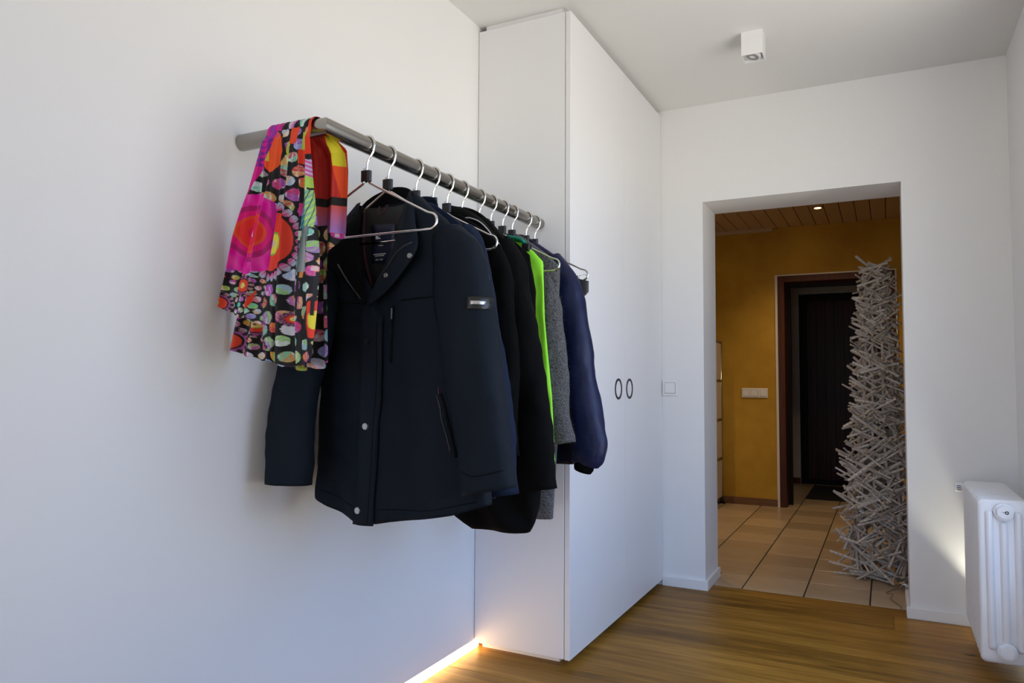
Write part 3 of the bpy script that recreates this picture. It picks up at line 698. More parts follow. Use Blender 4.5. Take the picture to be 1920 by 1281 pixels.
def sheet(bm, grid, th, n_up=None):
    """thick cloth from a grid of points (rows of Vectors): front and back shifted along normals"""
    nr, nc = len(grid), len(grid[0]); nr_ = []
    for i in range(nr):
        row = []
        for j in range(nc):
            a = grid[min(i+1, nr-1)][j]-grid[max(i-1, 0)][j]; b = grid[i][min(j+1, nc-1)]-grid[i][max(j-1, 0)]
            v = a.cross(b); row.append(v.normalized() if v.length > 1e-9 else Vector((0, 1, 0)))
        nr_.append(row)
    F = [[bm.verts.new(grid[i][j]+nr_[i][j]*th/2) for j in range(nc)] for i in range(nr)]
    B = [[bm.verts.new(grid[i][j]-nr_[i][j]*th/2) for j in range(nc)] for i in range(nr)]
    for i in range(nr-1):
        for j in range(nc-1):
            bm.faces.new((F[i][j], F[i][j+1], F[i+1][j+1], F[i+1][j])); bm.faces.new((B[i][j], B[i+1][j], B[i+1][j+1], B[i][j+1]))
    for i in range(nr-1):
        for j in (0, nc-1): bm.faces.new((F[i][j], F[i+1][j], B[i+1][j], B[i][j]))
    for j in range(nc-1):
        for i in (0, nr-1): bm.faces.new((F[i][j], F[i][j+1], B[i][j+1], B[i][j]))
    bmesh.ops.recalc_face_normals(bm, faces=bm.faces)
def bilinear(A, B, n, sag=None):
    """grid between two polylines A and B (resampled by smooth_path samples)"""
    g = []
    m_ = len(A)
    for k in range(n+1):
        t = k/n; g.append([A[j].lerp(B[j], t) + (sag(j/(m_-1), t) if sag else Vector((0, 0, 0))) for j in range(m_)])
    return g
def resample(pts, n):
    P = smooth_path(pts, 8); d = [0]
    for a, b in zip(P[:-1], P[1:]): d.append(d[-1]+(b-a).length)
    out = []
    for k in range(n):
        s = d[-1]*k/(n-1); i = max(j for j in range(len(d)) if d[j] <= s+1e-9); i = min(i, len(P)-2)
        out.append(P[i].lerp(P[i+1], (s-d[i])/max(d[i+1]-d[i], 1e-9)))
    return out
def bvh(o):
    me = o.data; off = Vector((0, 0, 0)); p = o
    while p: off += p.location; p = p.parent
    return BVHTree.FromPolygons([v.co+off for v in me.vertices], [list(p.vertices) for p in me.polygons])
def surf(trees, x, z, y0=0.8):
    best = None
    for t in trees:
        h_ = t.ray_cast(Vector((x, y0, z)), Vector((0, 1, 0)))
        if h_[0] is not None and (best is None or h_[0].y < best.y): best = h_[0]
    return best
def on_front(trees, pts, off=0.002, n=8):
    out = []
    for p in resample([(q[0], 0, q[1]) for q in pts], n):
        s = surf(trees, p.x, p.z); out.append(Vector((p.x, (s.y if s else 1.55)-off, p.z)))
    return out
def seam(name, trees, pts, m, parent, r=0.0015, n=16, off=0.0):
    P = on_front(trees, pts, off, n); bm = bmesh.new(); tube(bm, P, r, 6); return obj(name, bm, m, parent, True)
def button(name, trees, x, z, m, parent, r=0.0085, y=None):
    s = surf(trees, x, z); yy = y if y is not None else (s.y if s else 1.55)
    bm = bmesh.new(); cyl(bm, (x, yy-0.002, z), (0, -1, 0), r, 0.005, 24, r*0.88); ringbm(bm, (x, yy-0.0044, z), (0, -1, 0), r*0.45, r*0.62, 0.0014, 24)
    return obj(name, bm, m, parent, False)
def back_collar(name, arch, y_front, m, parent, depth=0.06, h=0.06, th=0.006):
    """standing collar band: arch is the visible top edge in x-z; the band wraps back then comes forward at the sides"""
    top = resample([(a[0], 0, a[1]) for a in arch], 25); g0, g1 = [], []
    for j, p in enumerate(top):
        t = j/24; yb = y_front + depth*math.sin(PI*t)**0.7
        g0.append(Vector((p.x, yb, p.z))); g1.append(Vector((p.x+ (t-0.5)*0.012, yb+0.004, p.z-h)))
    bm = bmesh.new(); sheet(bm, bilinear(g0, g1, 5, lambda u, t: Vector((0, 0.004*math.sin(PI*t), 0))), th)
    return obj(name, bm, m, parent, True)

# ---------------------------------------------------------------- black winter jacket (front one)
jk = empty('winter_jacket', (RLX, 1.609, 0.7)); tag(jk, 'black zip winter jacket with silver snaps hanging in front', 'jacket')
YJ = 1.617
to = obj('body', torso([(0.703, 0.335, 0.272, 0.062, 0.05), (0.80, 0.335, 0.268, 0.064, 0.05), (1.0, 0.315, 0.245, 0.066, 0.05), (1.2, 0.298, 0.225, 0.066, 0.05), (1.36, 0.290, 0.216, 0.060, 0.045), (1.45, 0.287, 0.212, 0.052, 0.040), (1.50, 0.285, 0.185, 0.045, 0.038), (1.54, 0.284, 0.135, 0.042, 0.036), (1.57, 0.284, 0.105, 0.040, 0.036)],
         YJ, 1.3, vtab=[(0.7, 0), (1.285, 0.0), (1.34, 0.030), (1.40, 0.062), (1.45, 0.074), (1.57, 0.080)], folds=(2.4, 0.010), n=100, nz=80, hem=[(0.05, 0.06), (0.076, 0.050), (0.118, 0.030), (0.22, 0.0), (0.30, 0.0), (0.526, 0.040), (0.609, 0.066)]), 'jacket', jk, True)
T = [bvh(to)]
# right (room side) sleeve and wall side sleeve
s1 = obj('sleeve', sleeve([(0.475, 1.612, 1.462, 0.040, 0.040), (0.515, 1.605, 1.395, 0.066, 0.052), (0.540, 1.590, 1.29, 0.075, 0.056), (0.578, 1.575, 1.10, 0.074, 0.056), (0.608, 1.565, 0.96, 0.072, 0.052), (0.640, 1.558, 0.812, 0.070, 0.046)], 4.1), 'jacket', jk, True)
s2 = obj('sleeve', sleeve([(0.115, 1.612, 1.462, 0.038, 0.040), (0.092, 1.595, 1.38, 0.060, 0.050), (0.090, 1.54, 1.22, 0.066, 0.050), (0.092, 1.475, 1.03, 0.068, 0.048), (0.096, 1.455, 0.90, 0.068, 0.046), (0.098, 1.450, 0.805, 0.070, 0.042)], 8.7), 'jacket', jk, True)
TS = [bvh(s1)]
# cuff seams
seam('cuff_seam', TS, [(0.578, 0.862), (0.62, 0.852), (0.688, 0.868)], 'jacketdark', jk, 0.0014)
seam('shoulder_seam', TS+T, [(0.452, 1.44), (0.468, 1.36), (0.476, 1.27), (0.492, 1.16)], 'jacketdark', jk, 0.0016)
# collar: back band, two opened lapels
bc = back_collar('collar', [(0.185, 1.535), (0.200, 1.585), (0.245, 1.612), (0.285, 1.618), (0.325, 1.606), (0.362, 1.570), (0.378, 1.52)], 1.585, 'jacketdark', jk, 0.070, 0.085, 0.007)
seam('collar_stitch', [bvh(bc)], [(0.335, 1.59), (0.358, 1.565), (0.366, 1.535)], 'jacket', jk, 0.001)
A_ = resample([(0.366, 1.600, 1.585), (0.358, 1.568, 1.50), (0.352, 1.552, 1.43), (0.322, 1.542, 1.365), (0.277, 1.5375, 1.285)], 22)
B_ = resample([(0.386, 1.590, 1.545), (0.412, 1.558, 1.485), (0.436, 1.537, 1.430), (0.428, 1.524, 1.388), (0.360, 1.522, 1.315), (0.287, 1.532, 1.272)], 22)
bm = bmesh.new(); sheet(bm, bilinear(A_, B_, 8, lambda u, t: Vector((0, -0.016*math.sin(PI*t)*math.sin(PI*min(1, u+0.1)), 0))), 0.006); lp = obj('lapel', bm, 'jacket', jk, True)
A2 = resample([(0.208, 1.602, 1.560), (0.224, 1.567, 1.50), (0.238, 1.550, 1.43), (0.254, 1.540, 1.36), (0.276, 1.5375, 1.285)], 22)
B2 = resample([(0.190, 1.600, 1.535), (0.162, 1.562, 1.485), (0.140, 1.537, 1.435), (0.146, 1.524, 1.410), (0.205, 1.522, 1.345), (0.268, 1.532, 1.275)], 22)
bm = bmesh.new(); sheet(bm, bilinear(A2, B2, 8, lambda u, t: Vector((0, -0.014*math.sin(PI*t)*math.sin(PI*min(1, u+0.1)), 0))), 0.006); lp2 = obj('lapel', bm, 'jacketdark', jk, True)
LP = [bvh(lp), bvh(lp2)]
for pts in ([(0.424, 1.428), (0.385, 1.405), (0.355, 1.372), (0.325, 1.345)], [(0.196, 1.385), (0.230, 1.335), (0.262, 1.292)]):
    P = on_front(LP, pts, 0.001, 40); bm = bmesh.new()
    for p in P[::1]: box(bm, p.x-0.0014, p.x+0.0014, p.y-0.0022, p.y+0.002, p.z-0.0012, p.z+0.0012)
    obj('zip_teeth', bm, 'zip', jk)
for x_, z_ in ((0.352, 1.347), (0.424, 1.393)): button('snap_button', LP, x_, z_, 'snap', jk, 0.0075)
# inside: lining, maroon piping, label, hanging loop
bm = bmesh.new(); g = [[Vector((0.275+0.105*u*k, 1.642-0.028*u*u, z)) for u in np.linspace(-1, 1, 15)] for z, k in ((1.30, 1.15), (1.40, 1.15), (1.50, 1.0), (1.56, 0.82))]
sheet(bm, g, 0.003); ln = obj('lining', bm, 'lining', jk, True); LN = [bvh(ln)]
for pts in ([(0.196, 1.555), (0.190, 1.48), (0.196, 1.41), (0.215, 1.34)], [(0.292, 1.405), (0.286, 1.38), (0.268, 1.35), (0.245, 1.33)]):
    seam('lining_piping', LN, pts, 'maroon', jk, 0.006, 14, -0.002)
def patch(name, trees, x0, x1, z0, z1, m, parent, off=0.002, th=0.0012, n=6):
    g = []
    for z in np.linspace(z0, z1, n):
        row = []
        for x in np.linspace(x0, x1, n):
            s = surf(trees, x, z); row.append(Vector((x, (s.y if s else 1.6)-off, z)))
        g.append(row)
    bm = bmesh.new(); sheet(bm, g, th); return obj(name, bm, m, parent, True)
lb = patch('label', LN, 0.216, 0.290, 1.404, 1.512, 'label', jk, 0.003)
yl = min(v.co.y for v in lb.data.vertices) + lb.location.y + jk.location.y - 0.0008
# logo mark: square with a scooped curl and a ball
bm = bmesh.new(); lx, lz_ = 0.232, 1.4695
pts = [(0, 0), (0, 0.0175), (0.005, 0.0175)] + [(0.0165-0.0115*math.cos(a), 0.0165-0.0130*math.sin(a)) for a in np.linspace(0.15, 1.45, 7)] + [(0.0185, 0)]
bm.faces.new([bm.verts.new((lx+p[0], yl, lz_+p[1])) for p in pts])
cyl(bm, (lx+0.0135, yl, lz_+0.0128), (0, -1, 0), 0.0046, 0.0004, 16)
bm.faces.new([bm.verts.new((lx+p[0], yl, lz_+p[1])) for p in ((0.0155, 0.0125), (0.0190, 0.0175), (0.0128, 0.0172))])
obj('logo', bm, 'white', lb)
def text(s, x, y, z, size, m, parent):
    cu = bpy.data.curves.new('t', 'FONT'); cu.body = s; cu.size = size; cu.align_x = 'CENTER'; cu.extrude = 0.0001
    o = bpy.data.objects.new('t', cu); C.objects.link(o); dg = bpy.context.evaluated_depsgraph_get(); me = bpy.data.meshes.new_from_object(o.evaluated_get(dg)); bpy.data.objects.remove(o)
    bm = bmesh.new(); bm.from_mesh(me); bpy.data.meshes.remove(me)
    bmesh.ops.transform(bm, matrix=Matrix.Translation((x, y, z)) @ Matrix.Rotation(PI/2, 4, 'X'), verts=bm.verts)
    return obj('lettering', bm, m, parent)
# tiny woven lines, too small to read: broken thread marks; the last line reads EST. 1950
for z_, xa_, xb_, hh in ((1.4505, 0.243, 0.258, 0.0032), (1.4270, 0.226, 0.268, 0.0030), (1.4222, 0.231, 0.262, 0.0028)):
    bm = bmesh.new(); x_ = xa_
    while x_ < xb_:
        w_ = random.uniform(0.0012, 0.0024); box(bm, x_, x_+w_, yl-0.0002, yl, z_-hh/2*random.uniform(0.7, 1), z_+hh/2); x_ += w_+0.0008
    tag(obj('woven_line', bm, 'white', lb), kind='stuff')
text('EST. 1950', 0.246, yl, 1.4095, 0.0062, 'white', lb)
bm = bmesh.new(); tube(bm, smooth_path([(0.240, 1.632, 1.562), (0.247, 1.622, 1.540), (0.262, 1.622, 1.540), (0.268, 1.632, 1.564)], 5), 0.0025, 6); obj('hanging_loop', bm, 'maroon', jk, True)
# placket strip down the front
def strip(name, trees, left, right, m, parent, off=0.006, th=0.006, n=34, k=6):
    Lp = resample([(q[0], 0, q[1]) for q in left], n); Rp = resample([(q[0], 0, q[1]) for q in right], n); g = []
    for a, b in zip(Lp, Rp):
        row = []
        for j in range(k):
            p = a.lerp(b, j/(k-1)); s = surf(trees, p.x, max(p.z, 0.728)); row.append(Vector((p.x, (s.y if s else 1.55)-off, p.z)))
        g.append(row)
    # relax so the strip does not follow every wrinkle
    for _ in range(3):
        for i in range(1, n-1):
            for j in range(k): g[i][j].y = (g[i-1][j].y+g[i][j].y*2+g[i+1][j].y)/4
    bm = bmesh.new(); sheet(bm, g, th); return obj(name, bm, m, parent, True)
pk = strip('placket', T, [(0.262, 1.30), (0.248, 1.235), (0.252, 0.957), (0.237, 0.700)], [(0.300, 1.30), (0.314, 1.234), (0.311, 0.957), (0.303, 0.701)], 'jacket', jk, 0.008)
TP = [bvh(pk)]
for x_, z_, m_ in ((0.271, 1.180, 'snapdark'), (0.278, 0.957, 'snap'), (0.258, 0.738, 'snap')): button('snap_button', TP, x_, z_, m_, jk, 0.0095)
seam('placket_stitch', TP, [(0.300, 1.23), (0.298, 0.957), (0.290, 0.71)], 'jacketdark', jk, 0.0011, 24)
seam('yoke_seam', T, [(0.372, 1.285), (0.43, 1.290), (0.490, 1.293)], 'jacketdark', jk, 0.0022)
seam('yoke_seam', T, [(0.10, 1.285), (0.17, 1.288), (0.24, 1.282)], 'jacketdark', jk, 0.0022)
seam('hem_seam', T, [(0.10, 0.775), (0.2, 0.748), (0.235, 0.742)], 'jacketdark', jk, 0.0012); seam('hem_seam', T, [(0.31, 0.742), (0.45, 0.750), (0.585, 0.778)], 'jacketdark', jk, 0.0012)
zp = seam('chest_zip', T, [(0.348, 1.272), (0.345, 1.20), (0.340, 1.123)], 'jacketdark', jk, 0.0045, 18)
s_ = surf(T, 0.347, 1.255); bm = bmesh.new(); box(bm, 0.343, 0.351, s_.y-0.012, s_.y-0.004, 1.235, 1.268, 0.003); obj('zip_puller', bm, 'snapdark', zp)
seam('pocket_zip', T, [(0.482, 1.042), (0.50, 0.97), (0.521, 0.894)], 'zipdark', jk, 0.0026, 14)
seam('pocket_flap', T, [(0.492, 1.046), (0.512, 0.97), (0.533, 0.886)], 'jacketdark', jk, 0.004, 14)
s_ = surf(T+TS, 0.488, 1.052); bm = bmesh.new(); box(bm, 0.4865, 0.4895, s_.y-0.003, s_.y, 1.044, 1.060); obj('red_tag', bm, 'maroon', jk)
# sleeve badge
bd = patch('sleeve_badge', TS, 0.582, 0.626, 1.252, 1.284, 'blackplastic', jk, 0.003, 0.002); TB_ = [bvh(bd)]
patch('badge_bar', TB_, 0.592, 0.620, 1.264, 1.273, 'snap', jk, 0.0025, 0.0015)

# ---------------------------------------------------------------- navy jacket with round patch
nv = empty('navy_jacket', (RLX, 1.742, 0.75)); tag(nv, 'navy soft jacket with round grey sleeve patch behind the black winter jacket', 'jacket')
YN = 1.752
obj('body', torso([(0.76, 0.31, 0.235, 0.045, 0.045), (1.0, 0.30, 0.225, 0.048, 0.045), (1.3, 0.288, 0.210, 0.048, 0.04), (1.44, 0.285, 0.205, 0.042, 0.036), (1.485, 0.284, 0.190, 0.036, 0.032), (1.53, 0.284, 0.138, 0.03, 0.028), (1.59, 0.284, 0.050, 0.024, 0.022)], YN, 3.3), 'navy', nv, True)
sv = obj('sleeve', sleeve([(0.432, YN, 1.502, 0.03, 0.03), (0.458, YN, 1.440, 0.052, 0.040), (0.480, 1.745, 1.33, 0.062, 0.046), (0.512, 1.735, 1.13, 0.064, 0.048), (0.545, 1.728, 0.96, 0.064, 0.046), (0.572, 1.72, 0.775, 0.060, 0.04)], 2.2), 'navy', nv, True)
obj('sleeve', sleeve([(0.125, YN, 1.47, 0.03, 0.03), (0.098, YN, 1.40, 0.05, 0.040), (0.085, 1.745, 1.30, 0.056, 0.044), (0.075, 1.735, 1.1, 0.056, 0.044), (0.072, 1.730, 0.78, 0.054, 0.038)], 5.2), 'navy', nv, True)
back_collar('collar', [(0.215, 1.55), (0.235, 1.60), (0.285, 1.618), (0.33, 1.607), (0.352, 1.575), (0.372, 1.545)], 1.725, 'navy', nv, 0.05, 0.07, 0.006)
sv_t = [bvh(sv)]
g = []
for rr_ in np.linspace(0.0005, 0.0225, 6):
    row = []
    for k in range(25):
        a = 2*PI*k/24; x = 0.527+rr_*math.cos(a); z = 1.349+rr_*math.sin(a); h_ = surf(sv_t, x, z); row.append(Vector((x, (h_.y if h_ else 1.715)-0.003, z)))
    g.append(row)
bm = bmesh.new(); sheet(bm, g, 0.002); obj('round_patch', bm, 'greypatch', nv, True)

# ---------------------------------------------------------------- plain black cardigan
bc5 = empty('black_cardigan', (RLX, 1.911, 0.8)); tag(bc5, 'plain soft black cardigan hanging behind an empty hanger', 'cardigan')
obj('body', torso([(0.80, 0.30, 0.20, 0.032, 0.032), (1.2, 0.29, 0.195, 0.034, 0.034), (1.42, 0.286, 0.203, 0.032, 0.03), (1.485, 0.284, 0.190, 0.028, 0.028), (1.53, 0.284, 0.138, 0.024, 0.024), (1.59, 0.284, 0.045, 0.018, 0.018)], 1.915, 6.1, folds=(5, 0.008)), 'black2', bc5, True)
obj('sleeve', sleeve([(0.435, 1.912, 1.475, 0.028, 0.026), (0.462, 1.912, 1.40, 0.042, 0.032), (0.475, 1.910, 1.28, 0.046, 0.034), (0.49, 1.908, 1.1, 0.044, 0.034), (0.50, 1.905, 0.86, 0.04, 0.03)], 2.9), 'black2', bc5, True)
obj('sleeve', sleeve([(0.130, 1.912, 1.47, 0.028, 0.026), (0.105, 1.912, 1.40, 0.040, 0.032), (0.095, 1.910, 1.2, 0.042, 0.034), (0.09, 1.908, 0.9, 0.04, 0.03)], 3.9), 'black2', bc5, True)

# ---------------------------------------------------------------- black jacket with piping
bj = empty('piped_black_jacket', (RLX, 2.001, 0.62)); tag(bj, 'bulky black jacket with silver piping on its collar', 'jacket')
YP = 2.022
obj('body', torso([(0.620, 0.425, 0.095, 0.036, 0.036), (0.645, 0.410, 0.125, 0.046, 0.044), (0.70, 0.365, 0.185, 0.054, 0.050), (0.8, 0.32, 0.235, 0.056, 0.050), (1.1, 0.30, 0.225, 0.056, 0.050), (1.34, 0.288, 0.212, 0.054, 0.046), (1.45, 0.285, 0.200, 0.048, 0.04), (1.49, 0.285, 0.185, 0.046, 0.038), (1.535, 0.284, 0.138, 0.044, 0.036), (1.595, 0.283, 0.085, 0.04, 0.034)], YP, 9.3, folds=(3.2, 0.012)), 'black', bj, True)
sp = obj('sleeve', sleeve([(0.415, YP, 1.515, 0.032, 0.034), (0.435, YP, 1.44, 0.054, 0.046), (0.458, 2.018, 1.33, 0.064, 0.052), (0.498, 2.010, 1.13, 0.068, 0.054), (0.532, 2.003, 0.95, 0.070, 0.052), (0.552, 2.0, 0.755, 0.066, 0.046)], 1.9, amp=0.008), 'black', bj, True)
obj('sleeve', sleeve([(0.14, YP, 1.49, 0.032, 0.034), (0.105, YP, 1.41, 0.05, 0.044), (0.095, 2.018, 1.28, 0.056, 0.05), (0.085, 2.010, 1.0, 0.058, 0.05), (0.082, 2.0, 0.76, 0.056, 0.044)], 7.1), 'black', bj, True)
cb = back_collar('collar', [(0.205, 1.575), (0.222, 1.625), (0.262, 1.642), (0.315, 1.628), (0.365, 1.592), (0.400, 1.552), (0.428, 1.50)], 1.962, 'black', bj, 0.06, 0.085, 0.014)
# folded-down collar leaf with the silver piping along its edge
A_ = resample([(0.262, 1.972, 1.634), (0.32, 1.975, 1.616), (0.372, 1.98, 1.578), (0.418, 1.99, 1.522)], 16)
B_ = resample([(0.240, 1.952, 1.590), (0.335, 1.945, 1.580), (0.386, 1.948, 1.562), (0.430, 1.960, 1.510)], 16)
bm = bmesh.new(); sheet(bm, bilinear(A_, B_, 5, lambda u, t: Vector((0, -0.012*math.sin(PI*t), 0))), 0.008); obj('collar_leaf', bm, 'black', bj, True)
bm = bmesh.new(); tube(bm, [p+Vector((0, -0.004, 0)) for p in smooth_path([(0.318, 1.944, 1.582), (0.350, 1.942, 1.5815), (0.386, 1.944, 1.566), (0.412, 1.95, 1.540), (0.426, 1.955, 1.518)], 6)], 0.0020, 6); obj('piping', bm, 'piping', bj, True)

# ---------------------------------------------------------------- black blouse
bb = empty('black_blouse', (RLX, 2.112, 0.85)); tag(bb, 'thin black blouse squeezed between piped black jacket and green vest', 'blouse')
obj('body', torso([(0.85, 0.295, 0.185, 0.020, 0.020), (1.2, 0.29, 0.185, 0.022, 0.022), (1.42, 0.286, 0.195, 0.022, 0.022), (1.485, 0.284, 0.188, 0.02, 0.02), (1.53, 0.284, 0.138, 0.018, 0.018), (1.59, 0.284, 0.045, 0.014, 0.014)], 2.115, 1.7, folds=(5, 0.006)), 'black2', bb, True)
obj('sleeve', sleeve([(0.430, 2.112, 1.495, 0.022, 0.020), (0.450, 2.112, 1.42, 0.032, 0.024), (0.458, 2.112, 1.28, 0.035, 0.026), (0.468, 2.112, 0.95, 0.032, 0.024)], 2.5, amp=0.004), 'black2', bb, True)
obj('sleeve', sleeve([(0.138, 2.112, 1.495, 0.022, 0.020), (0.118, 2.112, 1.42, 0.032, 0.024), (0.110, 2.112, 1.28, 0.035, 0.026), (0.105, 2.112, 0.95, 0.032, 0.024)], 3.5, amp=0.004), 'black2', bb, True)

# ---------------------------------------------------------------- green vest
gv = empty('green_vest', (RLX, 2.194, 0.8)); tag(gv, 'neon green vest with teal strap between black and grey coats', 'vest')
YG_ = 2.205
obj('body', torso([(0.80, 0.305, 0.220, 0.018, 0.018), (1.03, 0.300, 0.212, 0.020, 0.018), (1.28, 0.295, 0.190, 0.022, 0.02), (1.42, 0.290, 0.190, 0.022, 0.02), (1.475, 0.287, 0.192, 0.02, 0.018), (1.52, 0.286, 0.150, 0.016, 0.016), (1.548, 0.296, 0.10, 0.014, 0.014)], YG_, 4.4, folds=(2, 0.004)), 'green', gv, True)
bm = bmesh.new(); g = [[Vector((x, 2.183+0.03*t, z+0.010*(1-t)-0.004*math.sin(t*7))) for t in np.linspace(0, 1, 6)] for x, z in ((0.352, 1.560), (0.37, 1.557), (0.39, 1.552), (0.408, 1.545), (0.416, 1.538))]
sheet(bm, g, 0.007); obj('strap', bm, 'teal', gv, True)
bm = bmesh.new(); box(bm, 0.405, 0.434, 2.190, 2.215, 1.512, 1.540, 0.004); obj('strap_buckle', bm, 'blackplastic', gv)

# ---------------------------------------------------------------- grey knitted coat
gk = empty('grey_knit_coat', (RLX, 2.356, 0.6)); tag(gk, 'fuzzy grey knitted wool coat between green vest and blue jacket', 'coat')
YK = 2.352
gb = obj('body', torso([(0.60, 0.305, 0.145, 0.03, 0.03), (0.9, 0.30, 0.17, 0.032, 0.03), (1.2, 0.292, 0.175, 0.034, 0.03), (1.40, 0.288, 0.185, 0.034, 0.03), (1.48, 0.286, 0.190, 0.03, 0.028), (1.53, 0.285, 0.138, 0.026, 0.026), (1.59, 0.285, 0.055, 0.022, 0.022)], YK, 5.9, folds=(3, 0.007)), 'greyknit', gk, True)
gs = obj('sleeve', sleeve([(0.405, YK, 1.485, 0.028, 0.03), (0.420, 2.345, 1.42, 0.042, 0.038), (0.436, 2.338, 1.31, 0.047, 0.042), (0.455, 2.330, 1.14, 0.050, 0.044), (0.470, 2.322, 0.96, 0.052, 0.044), (0.488, 2.318, 0.862, 0.056, 0.042)], 6.6, amp=0.008), 'greyknit', gk, True)
obj('sleeve', sleeve([(0.165, YK, 1.48, 0.028, 0.03), (0.135, YK, 1.40, 0.042, 0.036), (0.12, 2.345, 1.2, 0.045, 0.04), (0.11, 2.34, 0.87, 0.05, 0.038)], 1.6, amp=0.008), 'greyknit', gk, True)
back_collar('collar', [(0.215, 1.56), (0.24, 1.605), (0.285, 1.615), (0.335, 1.590), (0.372, 1.553), (0.39, 1.53)], 2.318, 'greyknit', gk, 0.04, 0.05, 0.012)
# fuzz of loose fibres: nobody could count it
bm = bmesh.new()
for o in (gs, gb):
    me = o.data; off = o.location + gk.location
    for p in me.polygons:
        c = p.center + off
        for _ in range(3):
            if random.random() > (0.9 if o is gs else 0.35): continue
            q = c + Vector((random.uniform(-.006, .006), random.uniform(-.004, .004), random.uniform(-.008, .008)))
            d = (p.normal + Vector((random.uniform(-1, 1), random.uniform(-1, 1), random.uniform(-1, 1)))*0.9).normalized()*random.uniform(0.004, 0.010)
            e = d.cross(Vector((random.random(), random.random(), 0.3))).normalized()*0.00035
            bm.faces.new([bm.verts.new(v) for v in (q-e, q+e, q+d)])
tag(obj('wool_fuzz', bm, 'greyknit', gk), kind='stuff')

# ---------------------------------------------------------------- dark blue nylon jacket
bn = empty('blue_nylon_jacket', (RLX, 2.472, 0.75)); tag(bn, 'shiny dark blue nylon jacket with gathered cuff hanging near the wardrobe', 'jacket')
YY = 2.462
obj('body', torso([(0.78, 0.30, 0.185, 0.034, 0.030), (0.82, 0.30, 0.195, 0.040, 0.034), (1.1, 0.295, 0.20, 0.042, 0.034), (1.36, 0.288, 0.195, 0.040, 0.032), (1.45, 0.286, 0.200, 0.034, 0.03), (1.49, 0.286, 0.188, 0.03, 0.028), (1.535, 0.285, 0.136, 0.026, 0.024), (1.595, 0.284, 0.05, 0.020, 0.020)], YY, 2.7, folds=(3.2, 0.010)), 'nylon', bn, True)
obj('sleeve', sleeve([(0.405, YY, 1.532, 0.026, 0.026), (0.442, 2.455, 1.475, 0.040, 0.034), (0.474, 2.45, 1.38, 0.052, 0.040), (0.505, 2.44, 1.22, 0.054, 0.044), (0.530, 2.432, 1.05, 0.056, 0.044), (0.548, 2.425, 0.92, 0.062, 0.044), (0.556, 2.42, 0.835, 0.064, 0.042), (0.545, 2.42, 0.787, 0.050, 0.034)], 3.6, amp=0.006), 'nylon', bn, True)
obj('sleeve', sleeve([(0.155, YY, 1.50, 0.026, 0.026), (0.125, YY, 1.43, 0.045, 0.034), (0.105, 2.455, 1.25, 0.05, 0.04), (0.1, 2.45, 1.0, 0.055, 0.042), (0.1, 2.45, 0.80, 0.05, 0.036)], 4.6, amp=0.006), 'nylon', bn, True)
bm = bmesh.new(); tube(bm, [(0.545, 2.42, 0.79), (0.540, 2.42, 0.775), (0.536, 2.42, 0.762)], [0.034, 0.036, 0.031], 20); obj('cuff', bm, 'black2', bn, True)
back_collar('collar', [(0.205, 1.575), (0.225, 1.625), (0.27, 1.632), (0.32, 1.600), (0.375, 1.563), (0.41, 1.54)], 2.43, 'nylon', bn, 0.045, 0.06, 0.006)

# ---------------------------------------------------------------- black skirt clipped to the last hanger
sk = empty('black_skirt', (RLX, 2.555, 0.9)); tag(sk, 'black skirt clipped to the hanger next to the wardrobe side', 'skirt')
g = []
for z in np.linspace(1.465, 0.88, 30):
    t = (1.465-z)/0.585; row = []
    for u in np.linspace(-1, 1, 60):
        hw = 0.150 + 0.045*t; x = RLX+0.02 + u*hw
        zz = z - (0.0 if t > 0 else 0)
        row.append(Vector((x, 2.556 + 0.012*math.sin(u*14+t*1.5)*(0.5+t*0.5) + 0.004*noise.noise(Vector((x*20, z*8, 2))), zz - 0.02*math.sin(u*5)*t)))
    g.append(row)
bm = bmesh.new(); sheet(bm, g, 0.003); obj('skirt_cloth', bm, 'skirt', sk, True)
g = [[Vector((0.435+0.075*u, 2.545-0.014*math.sin(u*PI), 1.470-0.02*u-t*(0.03+0.075*u*(1-u)*2+0.01*u))) for u in np.linspace(0, 1, 10)] for t in np.linspace(0, 1, 8)]
bm = bmesh.new(); sheet(bm, g, 0.004); obj('folded_waist', bm, 'skirt', sk, True)
for cx_ in (0.128, 0.470):
    bm = bmesh.new(); tube(bm, smooth_path([(cx_-0.022, 2.543, 1.455), (cx_, 2.538, 1.470), (cx_+0.026, 2.545, 1.476), (cx_+0.030, 2.550, 1.468), (cx_+0.012, 2.545, 1.457), (cx_-0.004, 2.540, 1.466)], 5), 0.0013, 6)
    box(bm, cx_-0.006, cx_+0.004, 2.534, 2.544, 1.463, 1.473, 0.002); obj('clip', bm, 'chrome', sk, True)

# ================================================================== SCARF
sc = None
